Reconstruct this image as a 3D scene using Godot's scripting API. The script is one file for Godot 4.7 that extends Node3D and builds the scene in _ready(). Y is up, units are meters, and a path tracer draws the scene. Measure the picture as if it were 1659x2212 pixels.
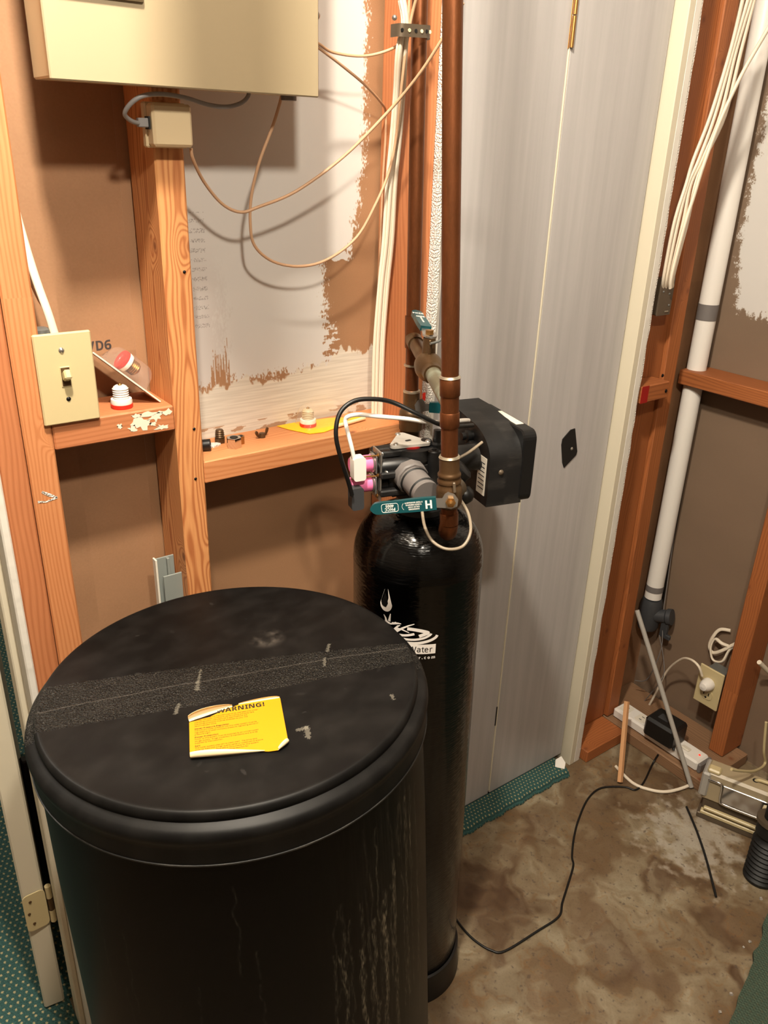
extends Node3D

const STUD := -1.05      # front plane of the studs in the back wall
const SHEET := -1.145    # face of the drywall between them

var M := {}
var taken := {}
var rng := RandomNumberGenerator.new()

# cables, wires and rods: centre lines in metres
const PATHS := {
	"wire_panel_strap": [Vector3(0.620, 1.618, -1.020), Vector3(0.642, 1.615, -1.035), Vector3(0.673, 1.609, -1.050), Vector3(0.718, 1.608, -1.050), Vector3(0.749, 1.615, -1.040), Vector3(0.772, 1.627, -1.030), Vector3(0.773, 1.638, -1.020), Vector3(0.774, 1.677, -1.020)],
	"wire_panel_clip": [Vector3(0.626, 1.616, -1.030), Vector3(0.655, 1.608, -1.045), Vector3(0.694, 1.595, -1.060), Vector3(0.747, 1.575, -1.080), Vector3(0.795, 1.554, -1.105), Vector3(0.813, 1.542, -1.120), Vector3(0.814, 1.507, -1.120), Vector3(0.811, 1.440, -1.120), Vector3(0.809, 1.328, -1.120), Vector3(0.803, 1.177, -1.115), Vector3(0.802, 1.069, -1.115)],
	"wire_junction_sling": [Vector3(0.455, 1.487, -1.035), Vector3(0.459, 1.475, -1.040), Vector3(0.481, 1.448, -1.060), Vector3(0.510, 1.420, -1.070), Vector3(0.537, 1.409, -1.070), Vector3(0.563, 1.416, -1.065), Vector3(0.619, 1.436, -1.060), Vector3(0.683, 1.481, -1.040), Vector3(0.731, 1.535, -1.010), Vector3(0.753, 1.581, -0.970), Vector3(0.761, 1.624, -0.930), Vector3(0.767, 1.662, -0.900)],
	"wire_panel_loop": [Vector3(0.583, 1.561, -1.030), Vector3(0.583, 1.548, -1.035), Vector3(0.576, 1.517, -1.045), Vector3(0.560, 1.473, -1.055), Vector3(0.552, 1.432, -1.065), Vector3(0.551, 1.396, -1.070), Vector3(0.559, 1.364, -1.075), Vector3(0.591, 1.340, -1.080), Vector3(0.637, 1.331, -1.080), Vector3(0.682, 1.340, -1.075), Vector3(0.729, 1.370, -1.070), Vector3(0.756, 1.418, -1.060), Vector3(0.775, 1.463, -1.055), Vector3(0.782, 1.507, -1.050), Vector3(0.773, 1.566, -1.030), Vector3(0.772, 1.622, -1.020), Vector3(0.774, 1.660, -1.012), Vector3(0.774, 1.685, -1.000)],
	"romex_0": [Vector3(0.760, 1.675, -1.022), Vector3(0.765, 1.649, -1.020), Vector3(0.761, 1.616, -1.025), Vector3(0.774, 1.567, -1.045), Vector3(0.781, 1.507, -1.060), Vector3(0.783, 1.443, -1.070), Vector3(0.787, 1.362, -1.080), Vector3(0.788, 1.290, -1.090), Vector3(0.789, 1.190, -1.100), Vector3(0.793, 1.071, -1.105)],
	"romex_1": [Vector3(0.759, 1.675, -1.018), Vector3(0.765, 1.649, -1.016), Vector3(0.763, 1.616, -1.021), Vector3(0.775, 1.567, -1.041), Vector3(0.784, 1.507, -1.056), Vector3(0.787, 1.443, -1.066), Vector3(0.790, 1.362, -1.076), Vector3(0.790, 1.290, -1.086), Vector3(0.793, 1.190, -1.096), Vector3(0.797, 1.072, -1.101)],
	"romex_2": [Vector3(0.765, 1.676, -1.022), Vector3(0.770, 1.650, -1.020), Vector3(0.771, 1.617, -1.025), Vector3(0.784, 1.567, -1.045), Vector3(0.793, 1.507, -1.060), Vector3(0.795, 1.443, -1.070), Vector3(0.798, 1.361, -1.080), Vector3(0.799, 1.289, -1.090), Vector3(0.803, 1.188, -1.100), Vector3(0.806, 1.069, -1.105)],
	"romex_3": [Vector3(0.764, 1.676, -1.018), Vector3(0.769, 1.649, -1.016), Vector3(0.772, 1.617, -1.021), Vector3(0.786, 1.567, -1.041), Vector3(0.794, 1.507, -1.056), Vector3(0.796, 1.443, -1.066), Vector3(0.801, 1.362, -1.076), Vector3(0.802, 1.289, -1.086), Vector3(0.804, 1.189, -1.096), Vector3(0.808, 1.070, -1.101)],
	"switch_cable": [Vector3(0.251, 1.439, -1.100), Vector3(0.253, 1.421, -1.100), Vector3(0.257, 1.375, -1.090), Vector3(0.262, 1.332, -1.080), Vector3(0.268, 1.296, -1.072), Vector3(0.272, 1.270, -1.070)],
	"switch_cable_thin": [Vector3(0.260, 1.404, -1.120), Vector3(0.256, 1.359, -1.110), Vector3(0.265, 1.312, -1.100), Vector3(0.276, 1.284, -1.090), Vector3(0.279, 1.266, -1.085)],
	"grey_cable": [Vector3(0.406, 1.514, -1.035), Vector3(0.392, 1.513, -1.030), Vector3(0.377, 1.515, -1.020), Vector3(0.366, 1.522, -1.010), Vector3(0.371, 1.533, -1.000), Vector3(0.384, 1.541, -0.995), Vector3(0.408, 1.544, -1.000), Vector3(0.438, 1.542, -1.005), Vector3(0.470, 1.536, -1.010), Vector3(0.494, 1.535, -1.010), Vector3(0.513, 1.540, -1.010), Vector3(0.523, 1.548, -1.010), Vector3(0.525, 1.557, -1.010)],
	"right_romex_0": [Vector3(1.546, 1.766, -1.030), Vector3(1.558, 1.680, -1.045), Vector3(1.546, 1.569, -1.055), Vector3(1.523, 1.490, -1.060), Vector3(1.515, 1.443, -1.062), Vector3(1.502, 1.373, -1.065), Vector3(1.511, 1.272, -1.075), Vector3(1.528, 1.241, -1.085)],
	"right_romex_1": [Vector3(1.563, 1.768, -1.030), Vector3(1.566, 1.680, -1.045), Vector3(1.560, 1.570, -1.055), Vector3(1.540, 1.490, -1.060), Vector3(1.521, 1.443, -1.062), Vector3(1.514, 1.373, -1.065), Vector3(1.522, 1.271, -1.075), Vector3(1.538, 1.240, -1.085)],
	"right_romex_2": [Vector3(1.574, 1.769, -1.030), Vector3(1.576, 1.681, -1.045), Vector3(1.578, 1.570, -1.055), Vector3(1.550, 1.490, -1.060), Vector3(1.530, 1.443, -1.062), Vector3(1.531, 1.373, -1.065), Vector3(1.533, 1.270, -1.075), Vector3(1.549, 1.239, -1.085)],
	"right_romex_3": [Vector3(1.582, 1.770, -1.030), Vector3(1.592, 1.682, -1.045), Vector3(1.593, 1.571, -1.055), Vector3(1.557, 1.490, -1.060), Vector3(1.545, 1.443, -1.062), Vector3(1.545, 1.372, -1.065), Vector3(1.544, 1.270, -1.075), Vector3(1.560, 1.239, -1.085)],
	"right_romex_4": [Vector3(1.595, 1.752, -0.980), Vector3(1.593, 1.692, -1.010), Vector3(1.584, 1.638, -1.030), Vector3(1.565, 1.560, -1.045), Vector3(1.549, 1.482, -1.053), Vector3(1.541, 1.426, -1.057), Vector3(1.530, 1.364, -1.060), Vector3(1.522, 1.272, -1.064), Vector3(1.530, 1.241, -1.068)],
	"black_cable": [Vector3(1.851, 1.812, -1.165), Vector3(1.851, 1.673, -1.162), Vector3(1.851, 1.516, -1.164), Vector3(1.851, 1.367, -1.162), Vector3(1.851, 1.209, -1.157), Vector3(1.851, 1.040, -1.151), Vector3(1.851, 0.807, -1.152), Vector3(1.851, 0.552, -1.149), Vector3(1.851, 0.334, -1.143), Vector3(1.851, 0.266, -1.142)],
	"grey_wire_a": [Vector3(1.835, 0.574, -1.138), Vector3(1.835, 0.421, -1.129), Vector3(1.820, 0.314, -1.113), Vector3(1.800, 0.228, -1.086), Vector3(1.790, 0.120, -1.102), Vector3(1.780, 0.096, -1.135)],
	"grey_wire_b": [Vector3(1.800, 0.264, -1.100), Vector3(1.800, 0.204, -1.074), Vector3(1.790, 0.156, -1.056), Vector3(1.800, 0.087, -1.083), Vector3(1.800, -0.004, -1.121)],
	"plug_cord": [Vector3(1.740, 0.258, -0.919), Vector3(1.730, 0.287, -0.930), Vector3(1.740, 0.285, -0.962), Vector3(1.760, 0.255, -0.999), Vector3(1.790, 0.175, -1.049), Vector3(1.800, 0.075, -1.076), Vector3(1.790, -0.006, -1.093), Vector3(1.760, -0.052, -1.094), Vector3(1.700, -0.047, -1.077)],
	"pole": [Vector3(1.649, 0.403, -1.085), Vector3(1.643, 0.206, -0.955), Vector3(1.636, 0.008, -0.825)],
	"stick": [Vector3(1.589, 0.169, -1.030), Vector3(1.496, 0.004, -0.946)],
	"adapter_cord": [Vector3(1.643, 0.030, -0.938), Vector3(1.629, 0.004, -0.940), Vector3(1.551, 0.003, -0.909), Vector3(1.511, 0.003, -0.904), Vector3(1.497, 0.003, -0.926), Vector3(1.444, 0.003, -0.958), Vector3(1.385, 0.003, -0.952), Vector3(1.312, 0.003, -0.918), Vector3(1.257, 0.003, -0.884), Vector3(1.211, 0.003, -0.848), Vector3(1.193, 0.003, -0.828), Vector3(1.138, 0.003, -0.796), Vector3(1.097, 0.003, -0.773), Vector3(1.064, 0.003, -0.753), Vector3(0.999, 0.003, -0.754), Vector3(0.911, 0.003, -0.759), Vector3(0.889, 0.003, -0.777), Vector3(0.878, 0.003, -0.807), Vector3(0.875, 0.003, -0.839), Vector3(0.878, 0.003, -0.874)],
	"white_cord_floor": [Vector3(1.538, 0.004, -0.990), Vector3(1.525, 0.004, -0.926), Vector3(1.539, 0.005, -0.885), Vector3(1.571, 0.006, -0.852), Vector3(1.631, 0.008, -0.833), Vector3(1.681, 0.010, -0.833)],
	"black_rod": [Vector3(1.570, 0.004, -0.792), Vector3(1.522, 0.004, -0.729), Vector3(1.466, 0.004, -0.665), Vector3(1.391, 0.004, -0.589)],
	"cable_coil": [Vector3(1.850, 0.353, -0.929), Vector3(1.845, 0.344, -0.955), Vector3(1.840, 0.317, -0.967), Vector3(1.840, 0.285, -0.971), Vector3(1.835, 0.275, -0.954), Vector3(1.835, 0.295, -0.931), Vector3(1.840, 0.319, -0.912), Vector3(1.850, 0.338, -0.896)],
	"cable_coil2": [Vector3(1.850, 0.309, -0.909), Vector3(1.830, 0.318, -0.933), Vector3(1.835, 0.317, -0.957), Vector3(1.830, 0.288, -0.961), Vector3(1.830, 0.258, -0.947), Vector3(1.830, 0.268, -0.921), Vector3(1.840, 0.302, -0.915), Vector3(1.850, 0.319, -0.905)],
	"valve_cable_black": [Vector3(0.582, 1.057, -0.856), Vector3(0.575, 1.079, -0.855), Vector3(0.560, 1.120, -0.853), Vector3(0.555, 1.152, -0.856), Vector3(0.565, 1.177, -0.861), Vector3(0.586, 1.190, -0.859), Vector3(0.614, 1.190, -0.852), Vector3(0.640, 1.183, -0.845), Vector3(0.665, 1.169, -0.826), Vector3(0.694, 1.153, -0.815), Vector3(0.715, 1.146, -0.810), Vector3(0.740, 1.142, -0.814), Vector3(0.767, 1.136, -0.823)],
	"valve_cable_white": [Vector3(0.592, 1.105, -0.867), Vector3(0.589, 1.122, -0.869), Vector3(0.587, 1.144, -0.877), Vector3(0.587, 1.156, -0.882), Vector3(0.590, 1.162, -0.880), Vector3(0.602, 1.165, -0.872), Vector3(0.625, 1.163, -0.856), Vector3(0.655, 1.161, -0.833), Vector3(0.681, 1.155, -0.825), Vector3(0.714, 1.149, -0.824), Vector3(0.746, 1.147, -0.822), Vector3(0.762, 1.143, -0.827)],
	"brine_tube": [Vector3(0.657, 1.038, -0.793), Vector3(0.642, 1.028, -0.767), Vector3(0.641, 1.015, -0.748), Vector3(0.649, 1.010, -0.728), Vector3(0.671, 1.011, -0.721), Vector3(0.688, 1.026, -0.726), Vector3(0.705, 1.039, -0.751), Vector3(0.710, 1.050, -0.774)],
	"grey_tube": [Vector3(0.775, 1.113, -0.809), Vector3(0.749, 1.105, -0.805), Vector3(0.731, 1.097, -0.809), Vector3(0.710, 1.089, -0.814)],
	"corner_wire_white": [Vector3(1.771, 0.358, -0.800), Vector3(1.809, 0.322, -0.790), Vector3(1.853, 0.282, -0.780)],
	"yellow_wire": [Vector3(1.710, 0.254, -0.720), Vector3(1.716, 0.173, -0.710), Vector3(1.730, 0.126, -0.705), Vector3(1.649, 0.156, -0.690), Vector3(1.578, 0.192, -0.690), Vector3(1.541, 0.211, -0.695)],
}

func _ready():
	rng.seed = 11
	set_camera_and_light()
	make_materials()
	build_shell()
	build_back_wall()
	build_closet_door()
	build_right_corner()
	build_left_doorway()
	build_brine_tank()
	build_softener()
	build_plumbing()
	build_electrics()
	build_shelf_things()
	build_cables()
	build_floor_things()

func set_camera_and_light():
	var cam := Camera3D.new()
	cam.name = "camera"
	add_child(cam)
	cam.transform = Transform3D(Basis(Vector3(0.80946, 0.03041, 0.58639), Vector3(0.21918, 0.91082, -0.34980), Vector3(-0.54473, 0.41167, 0.73061)).orthonormalized(), Vector3(0, 1.5, 0))
	cam.fov = 64.28
	cam.near = 0.02
	cam.current = true
	var we := WorldEnvironment.new()
	we.name = "environment"
	var e := Environment.new()
	e.background_mode = Environment.BG_COLOR
	e.background_color = Color(0.02, 0.02, 0.022)
	e.tonemap_mode = Environment.TONE_MAPPER_LINEAR
	e.tonemap_exposure = 0.88
	e.sdfgi_enabled = true
	e.ssao_enabled = true
	e.ssil_enabled = true
	we.environment = e
	add_child(we)

# the two bare bulbs on the ceiling and an added fill bulb in the hall
func ceiling_bulb(at: Vector3, energy: float, col: Color, label: String, size: float):
	var t = thing("ceiling_bulb", label, "lamp", at)
	if at.y < 2.43:
		part(t, "cord", pipe(0.004, 2.44 - at.y, 10), M.black_cable)
	part(t, "lampholder", lathe([[0.0, 0.0], [0.055, 0.0], [0.055, -0.012], [0.03, -0.03], [0.022, -0.05], [0.0, -0.05]], 24), M.porcelain)
	var bulb_mat := StandardMaterial3D.new()
	bulb_mat.albedo_color = Color(0.95, 0.9, 0.8)
	bulb_mat.emission_enabled = true
	bulb_mat.emission = col
	bulb_mat.emission_energy_multiplier = 3.0
	part(t, "bulb", lathe([[0.0, -0.125], [0.014, -0.122], [0.026, -0.11], [0.03, -0.095], [0.026, -0.078], [0.015, -0.06], [0.013, -0.046], [0.0, -0.046]], 24), bulb_mat)
	var l := OmniLight3D.new()
	l.name = "bulb_light"
	l.light_color = col
	l.light_energy = energy
	l.omni_range = 8.0
	l.omni_attenuation = 2.0
	l.light_size = size
	l.shadow_enabled = true
	t.add_child(l, true)
	l.position = Vector3(0, -0.095, 0)

# ---------------------------------------------------------------- naming
func numbered(called: String) -> String:
	if not taken.has(called):
		taken[called] = 0
		return called
	taken[called] += 1
	return "%s_%03d" % [called, taken[called]]

func tag(o, label, category, group = ""):
	o.set_meta("label", label)
	o.set_meta("category", category)
	if group:
		o.set_meta("group", group)
	return o

func thing(called, label, category, at := Vector3.ZERO, turn := 0.0, group = ""):
	var o := Node3D.new()
	o.name = numbered(called)
	add_child(o)
	o.position = at
	o.rotation.y = turn
	return tag(o, label, category, group)

func struct(called, at := Vector3.ZERO):
	var o := Node3D.new()
	o.name = called
	add_child(o)
	o.position = at
	o.set_meta("kind", "structure")
	return o

# a part in its parent's own frame
func part(parent, called, mesh, mat, at := Vector3.ZERO, b := Basis.IDENTITY):
	var o := MeshInstance3D.new()
	o.name = called
	o.mesh = mesh
	o.material_override = mat
	parent.add_child(o, true)
	o.transform = Transform3D(b, at)
	return o

# a part placed in the room's frame
func wpart(parent, called, mesh, mat, at := Vector3.ZERO, b := Basis.IDENTITY):
	var o = part(parent, called, mesh, mat)
	o.global_transform = Transform3D(b, at)
	return o

# a thing that is one mesh
func solo(called, label, category, mesh, mat, at := Vector3.ZERO, b := Basis.IDENTITY, group = ""):
	var o := MeshInstance3D.new()
	o.name = numbered(called)
	o.mesh = mesh
	o.material_override = mat
	add_child(o)
	o.transform = Transform3D(b, at)
	return tag(o, label, category, group)

# ---------------------------------------------------------------- shapes
func tri(st: SurfaceTool, p: Array, n: Array, uv: Array):
	var order := [0, 1, 2]
	if (p[1] - p[0]).cross(p[2] - p[0]).dot(n[0] + n[1] + n[2]) > 0:
		order = [0, 2, 1]
	for i in order:
		st.set_normal(n[i])
		st.set_uv(uv[i])
		st.add_vertex(p[i])

func quad(st, a, b, c, d, na, nb, nc, nd, ua, ub, uc, ud):
	tri(st, [a, b, c], [na, nb, nc], [ua, ub, uc])
	tri(st, [a, c, d], [na, nc, nd], [ua, uc, ud])

func begin() -> SurfaceTool:
	var st := SurfaceTool.new()
	st.begin(Mesh.PRIMITIVE_TRIANGLES)
	return st

# box with chamfered edges; UVs in metres, v runs along the grain axis
func box(s: Vector3, bevel := 0.0015, grain := 1, off := Vector2.ZERO) -> ArrayMesh:
	var st := begin()
	var h := s / 2
	var bv: float = min(bevel, min(h.x, min(h.y, h.z)) * 0.6)
	var pt = func(k: int, sg: Array) -> Vector3:
		var v := Vector3(sg[0] * h.x, sg[1] * h.y, sg[2] * h.z)
		for j in 3:
			if j != k:
				v[j] -= sg[j] * bv
		return v
	var uvof = func(v: Vector3, k: int) -> Vector2:
		var a := (k + 1) % 3
		var b := (k + 2) % 3
		if b == grain:
			return Vector2(v[a], -v[b]) + off
		if a == grain:
			return Vector2(v[b], -v[a]) + off
		return Vector2(v[a], v[b]) + off
	for k in 3:
		var a := (k + 1) % 3
		var b := (k + 2) % 3
		for sk in [-1, 1]:
			var n := Vector3.ZERO
			n[k] = sk
			var c := []
			for q in [[-1, -1], [1, -1], [1, 1], [-1, 1]]:
				var sg := [0, 0, 0]
				sg[k] = sk
				sg[a] = q[0]
				sg[b] = q[1]
				c.append(pt.call(k, sg))
			quad(st, c[0], c[1], c[2], c[3], n, n, n, n, uvof.call(c[0], k), uvof.call(c[1], k), uvof.call(c[2], k), uvof.call(c[3], k))
	if bv > 0:
		for k in 3:
			var j := (k + 1) % 3
			var l := (k + 2) % 3
			for sk in [-1, 1]:
				for sj in [-1, 1]:
					var n := Vector3.ZERO
					n[k] = sk
					n[j] = sj
					n = n.normalized()
					var g := []
					for q in [[k, -1], [k, 1], [j, 1], [j, -1]]:
						var sg := [0, 0, 0]
						sg[k] = sk
						sg[j] = sj
						sg[l] = q[1]
						g.append(pt.call(q[0], sg))
					quad(st, g[0], g[1], g[2], g[3], n, n, n, n, uvof.call(g[0], k), uvof.call(g[1], k), uvof.call(g[2], k), uvof.call(g[3], k))
		for sx in [-1, 1]:
			for sy in [-1, 1]:
				for sz in [-1, 1]:
					var sg := [sx, sy, sz]
					var n := Vector3(sx, sy, sz).normalized()
					var c := [pt.call(0, sg), pt.call(1, sg), pt.call(2, sg)]
					tri(st, c, [n, n, n], [uvof.call(c[0], 0), uvof.call(c[1], 0), uvof.call(c[2], 0)])
	return st.commit()

# solid of revolution about y; profile of [radius, height]; sharp corners where the profile turns hard
func lathe(prof: Array, segs := 32, warp = null) -> ArrayMesh:
	var st := begin()
	var pts := []
	for q in prof:
		pts.append(Vector2(q[0], q[1]))
	# outward side: profile may run up or down
	var nseg := []
	var area := 0.0
	for i in pts.size() - 1:
		area += pts[i].x * pts[i + 1].y - pts[i + 1].x * pts[i].y
	var sgn := 1.0 if area >= 0 else -1.0
	for i in pts.size() - 1:
		var d: Vector2 = pts[i + 1] - pts[i]
		nseg.append(Vector2(d.y, -d.x).normalized() * sgn)
	var run := 0.0
	for i in pts.size() - 1:
		if pts[i].distance_to(pts[i + 1]) < 1e-7:
			continue
		var n0: Vector2 = nseg[i]
		var n1: Vector2 = nseg[i]
		if i > 0 and nseg[i - 1].dot(nseg[i]) > 0.75:
			n0 = (nseg[i - 1] + nseg[i]).normalized()
		if i < pts.size() - 2 and nseg[i + 1].dot(nseg[i]) > 0.75:
			n1 = (nseg[i + 1] + nseg[i]).normalized()
		var len: float = pts[i].distance_to(pts[i + 1])
		for k in segs:
			var a := TAU * k / segs
			var b := TAU * (k + 1) / segs
			var ca := Vector2(cos(a), sin(a))
			var cb := Vector2(cos(b), sin(b))
			var p := [Vector3(ca.x * pts[i].x, pts[i].y, ca.y * pts[i].x), Vector3(cb.x * pts[i].x, pts[i].y, cb.y * pts[i].x), Vector3(cb.x * pts[i + 1].x, pts[i + 1].y, cb.y * pts[i + 1].x), Vector3(ca.x * pts[i + 1].x, pts[i + 1].y, ca.y * pts[i + 1].x)]
			var n := [Vector3(ca.x * n0.x, n0.y, ca.y * n0.x), Vector3(cb.x * n0.x, n0.y, cb.y * n0.x), Vector3(cb.x * n1.x, n1.y, cb.y * n1.x), Vector3(ca.x * n1.x, n1.y, ca.y * n1.x)]
			if warp != null:
				for q in 4:
					p[q] = warp.call(p[q])
			var u0 := float(k) / segs
			var u1 := float(k + 1) / segs
			if pts[i].x > 1e-6:
				tri(st, [p[0], p[1], p[2]], [n[0], n[1], n[2]], [Vector2(u0, run), Vector2(u1, run), Vector2(u1, run + len)])
			if pts[i + 1].x > 1e-6:
				tri(st, [p[0], p[2], p[3]], [n[0], n[2], n[3]], [Vector2(u0, run), Vector2(u1, run + len), Vector2(u0, run + len)])
		run += len
	return st.commit()

func smooth_path(raw: Array, per := 6) -> Array:
	if raw.size() < 3:
		return raw
	var out := []
	for i in raw.size() - 1:
		var p0: Vector3 = raw[max(i - 1, 0)]
		var p1: Vector3 = raw[i]
		var p2: Vector3 = raw[i + 1]
		var p3: Vector3 = raw[min(i + 2, raw.size() - 1)]
		for k in per:
			out.append(p1.cubic_interpolate(p2, p0, p3, float(k) / per))
	out.append(raw[-1])
	return out

# round or flat cable along a path; wide and thick are radii
func tube(raw: Array, wide: float, sides := 8, thick := 0.0, per := 6) -> ArrayMesh:
	var pts := smooth_path(raw, per)
	var th := thick if thick > 0 else wide
	var st := begin()
	var rings := []
	var norms := []
	var t0: Vector3 = (pts[1] - pts[0]).normalized()
	var side := t0.cross(Vector3(0.3, 0.2, 0.93)).normalized()
	var run := 0.0
	var runs := []
	for i in pts.size():
		var t: Vector3 = (pts[min(i + 1, pts.size() - 1)] - pts[max(i - 1, 0)]).normalized()
		side = (side - t * side.dot(t)).normalized()
		var up := t.cross(side)
		var r := []
		var nn := []
		for k in sides:
			var a := TAU * k / sides
			r.append(pts[i] + side * cos(a) * wide + up * sin(a) * th)
			nn.append((side * cos(a) * th + up * sin(a) * wide).normalized())
		rings.append(r)
		norms.append(nn)
		if i > 0:
			run += pts[i].distance_to(pts[i - 1])
		runs.append(run)
	for i in pts.size() - 1:
		for k in sides:
			var j := (k + 1) % sides
			var u0 := float(k) / sides
			var u1 := float(k + 1) / sides
			quad(st, rings[i][k], rings[i][j], rings[i + 1][j], rings[i + 1][k], norms[i][k], norms[i][j], norms[i + 1][j], norms[i + 1][k], Vector2(u0, runs[i]), Vector2(u1, runs[i]), Vector2(u1, runs[i + 1]), Vector2(u0, runs[i + 1]))
	for e in [0, pts.size() - 1]:
		var n: Vector3 = (pts[0] - pts[1]).normalized() if e == 0 else (pts[e] - pts[e - 1]).normalized()
		for k in range(1, sides - 1):
			tri(st, [rings[e][0], rings[e][k], rings[e][k + 1]], [n, n, n], [Vector2.ZERO, Vector2.ZERO, Vector2.ZERO])
	return st.commit()

# flat outline in x and y given depth along z (centred)
func prism(poly: Array, depth: float) -> ArrayMesh:
	var st := begin()
	var pp := PackedVector2Array(poly)
	var idx := Geometry2D.triangulate_polygon(pp)
	var h := depth / 2
	for s in [-1.0, 1.0]:
		var n := Vector3(0, 0, s)
		for i in range(0, idx.size(), 3):
			var q := []
			var u := []
			for k in 3:
				var v: Vector2 = pp[idx[i + k]]
				q.append(Vector3(v.x, v.y, s * h))
				u.append(Vector2(v.x, -v.y))
			tri(st, q, [n, n, n], u)
	var cw := Geometry2D.is_polygon_clockwise(pp)
	var np := pp.size()
	var en := []
	for i in np:
		var e: Vector2 = pp[(i + 1) % np] - pp[i]
		var m := Vector2(e.y, -e.x).normalized()
		en.append(-m if cw else m)
	for i in np:
		var a: Vector2 = pp[i]
		var b: Vector2 = pp[(i + 1) % np]
		var m: Vector2 = en[i]
		var ma := m
		var mb := m
		if en[(i + np - 1) % np].dot(m) > 0.7:
			ma = (m + en[(i + np - 1) % np]).normalized()
		if en[(i + 1) % np].dot(m) > 0.7:
			mb = (m + en[(i + 1) % np]).normalized()
		var na := Vector3(ma.x, ma.y, 0)
		var nb := Vector3(mb.x, mb.y, 0)
		quad(st, Vector3(a.x, a.y, -h), Vector3(b.x, b.y, -h), Vector3(b.x, b.y, h), Vector3(a.x, a.y, h), na, nb, nb, na, Vector2(a.x, -h), Vector2(b.x, -h), Vector2(b.x, h), Vector2(a.x, h))
	return st.commit()

func round_rect(w: float, h: float, r: float, n := 5) -> Array:
	var out := []
	for c in [[1, 1, 0], [-1, 1, 90], [-1, -1, 180], [1, -1, 270]]:
		for k in n + 1:
			var a := deg_to_rad(c[2] + 90.0 * k / n)
			out.append(Vector2(c[0] * (w / 2 - r) + cos(a) * r, c[1] * (h / 2 - r) + sin(a) * r))
	return out

func ngon(r: float, n: int, turn := 0.0) -> Array:
	var out := []
	for k in n:
		out.append(Vector2(cos(TAU * k / n + turn), sin(TAU * k / n + turn)) * r)
	return out

# sheet from a function of (u, v) in 0..1
func sheet(f: Callable, nu: int, nv: int) -> ArrayMesh:
	var st := begin()
	for j in nv:
		for i in nu:
			var u0 := float(i) / nu
			var u1 := float(i + 1) / nu
			var v0 := float(j) / nv
			var v1 := float(j + 1) / nv
			var q := [f.call(u0, v0), f.call(u1, v0), f.call(u1, v1), f.call(u0, v1)]
			for k in [[0, u0, v0], [1, u1, v0], [2, u1, v1], [0, u0, v0], [2, u1, v1], [3, u0, v1]]:
				st.set_uv(Vector2(k[1], k[2]))
				st.set_smooth_group(0)
				st.add_vertex(q[k[0]])
	st.index()
	st.generate_normals()
	return st.commit()

func ball(r: float, squash := 1.0, seg := 12) -> ArrayMesh:
	var p := []
	for k in 7:
		var a := -PI / 2 + PI * k / 6
		p.append([cos(a) * r, sin(a) * r * squash])
	p[0][0] = 0.0
	p[6][0] = 0.0
	return lathe(p, seg)

# y axis along d
func along(d: Vector3) -> Basis:
	var y := d.normalized()
	var x := y.cross(Vector3(0, 0, 1) if abs(y.z) < 0.9 else Vector3(1, 0, 0)).normalized()
	return Basis(x, y, x.cross(y))

# z axis along d, y as upright as can be
func facing(d: Vector3, up := Vector3.UP) -> Basis:
	var z := d.normalized()
	var x := up.cross(z).normalized()
	return Basis(x, z.cross(x), z)

func pipe(r: float, l: float, seg := 20) -> ArrayMesh:
	return lathe([[0.0, 0.0], [r, 0.0], [r, l], [0.0, l]], seg)

func screw(r: float) -> ArrayMesh:
	return lathe([[0.0, r * 0.7], [r * 0.6, r * 0.6], [r, 0.15 * r], [r, 0.0], [0.0, 0.0]], 12)

func letters(txt: String, high: float, bold := true, serif := false, gap := 0.0) -> TextMesh:
	var t := TextMesh.new()
	var f := SystemFont.new()
	f.font_names = PackedStringArray(["Droid Serif" if serif else "Droid Sans"])
	f.font_weight = 700 if bold else 400
	if gap != 0.0:
		var fv := FontVariation.new()
		fv.base_font = f
		fv.spacing_glyph = int(gap)
		t.font = fv
	else:
		t.font = f
	t.text = txt
	t.font_size = 24
	t.pixel_size = high / 17.2
	t.depth = 0.0004
	t.curve_step = 1.5
	return t

# wrap flat artwork (x along the girth, y up) round a standing cylinder of radius r; x = 0 faces the given angle
func wrapped(src: Mesh, r: float, angle: float, at := Vector2.ZERO) -> ArrayMesh:
	var out := ArrayMesh.new()
	for s in src.get_surface_count():
		var a: Array = src.surface_get_arrays(s)
		var v: PackedVector3Array = a[Mesh.ARRAY_VERTEX]
		var n: PackedVector3Array = a[Mesh.ARRAY_NORMAL]
		for i in v.size():
			var th := angle - (v[i].x + at.x) / r
			var rr := r + 0.0002 + v[i].z + 0.0002
			n[i] = Vector3(cos(th), 0, sin(th))
			v[i] = Vector3(cos(th) * rr, v[i].y + at.y, sin(th) * rr)
		var b := []
		b.resize(Mesh.ARRAY_MAX)
		b[Mesh.ARRAY_VERTEX] = v
		b[Mesh.ARRAY_NORMAL] = n
		b[Mesh.ARRAY_INDEX] = a[Mesh.ARRAY_INDEX]
		out.add_surface_from_arrays(Mesh.PRIMITIVE_TRIANGLES, b)
	return out

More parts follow.
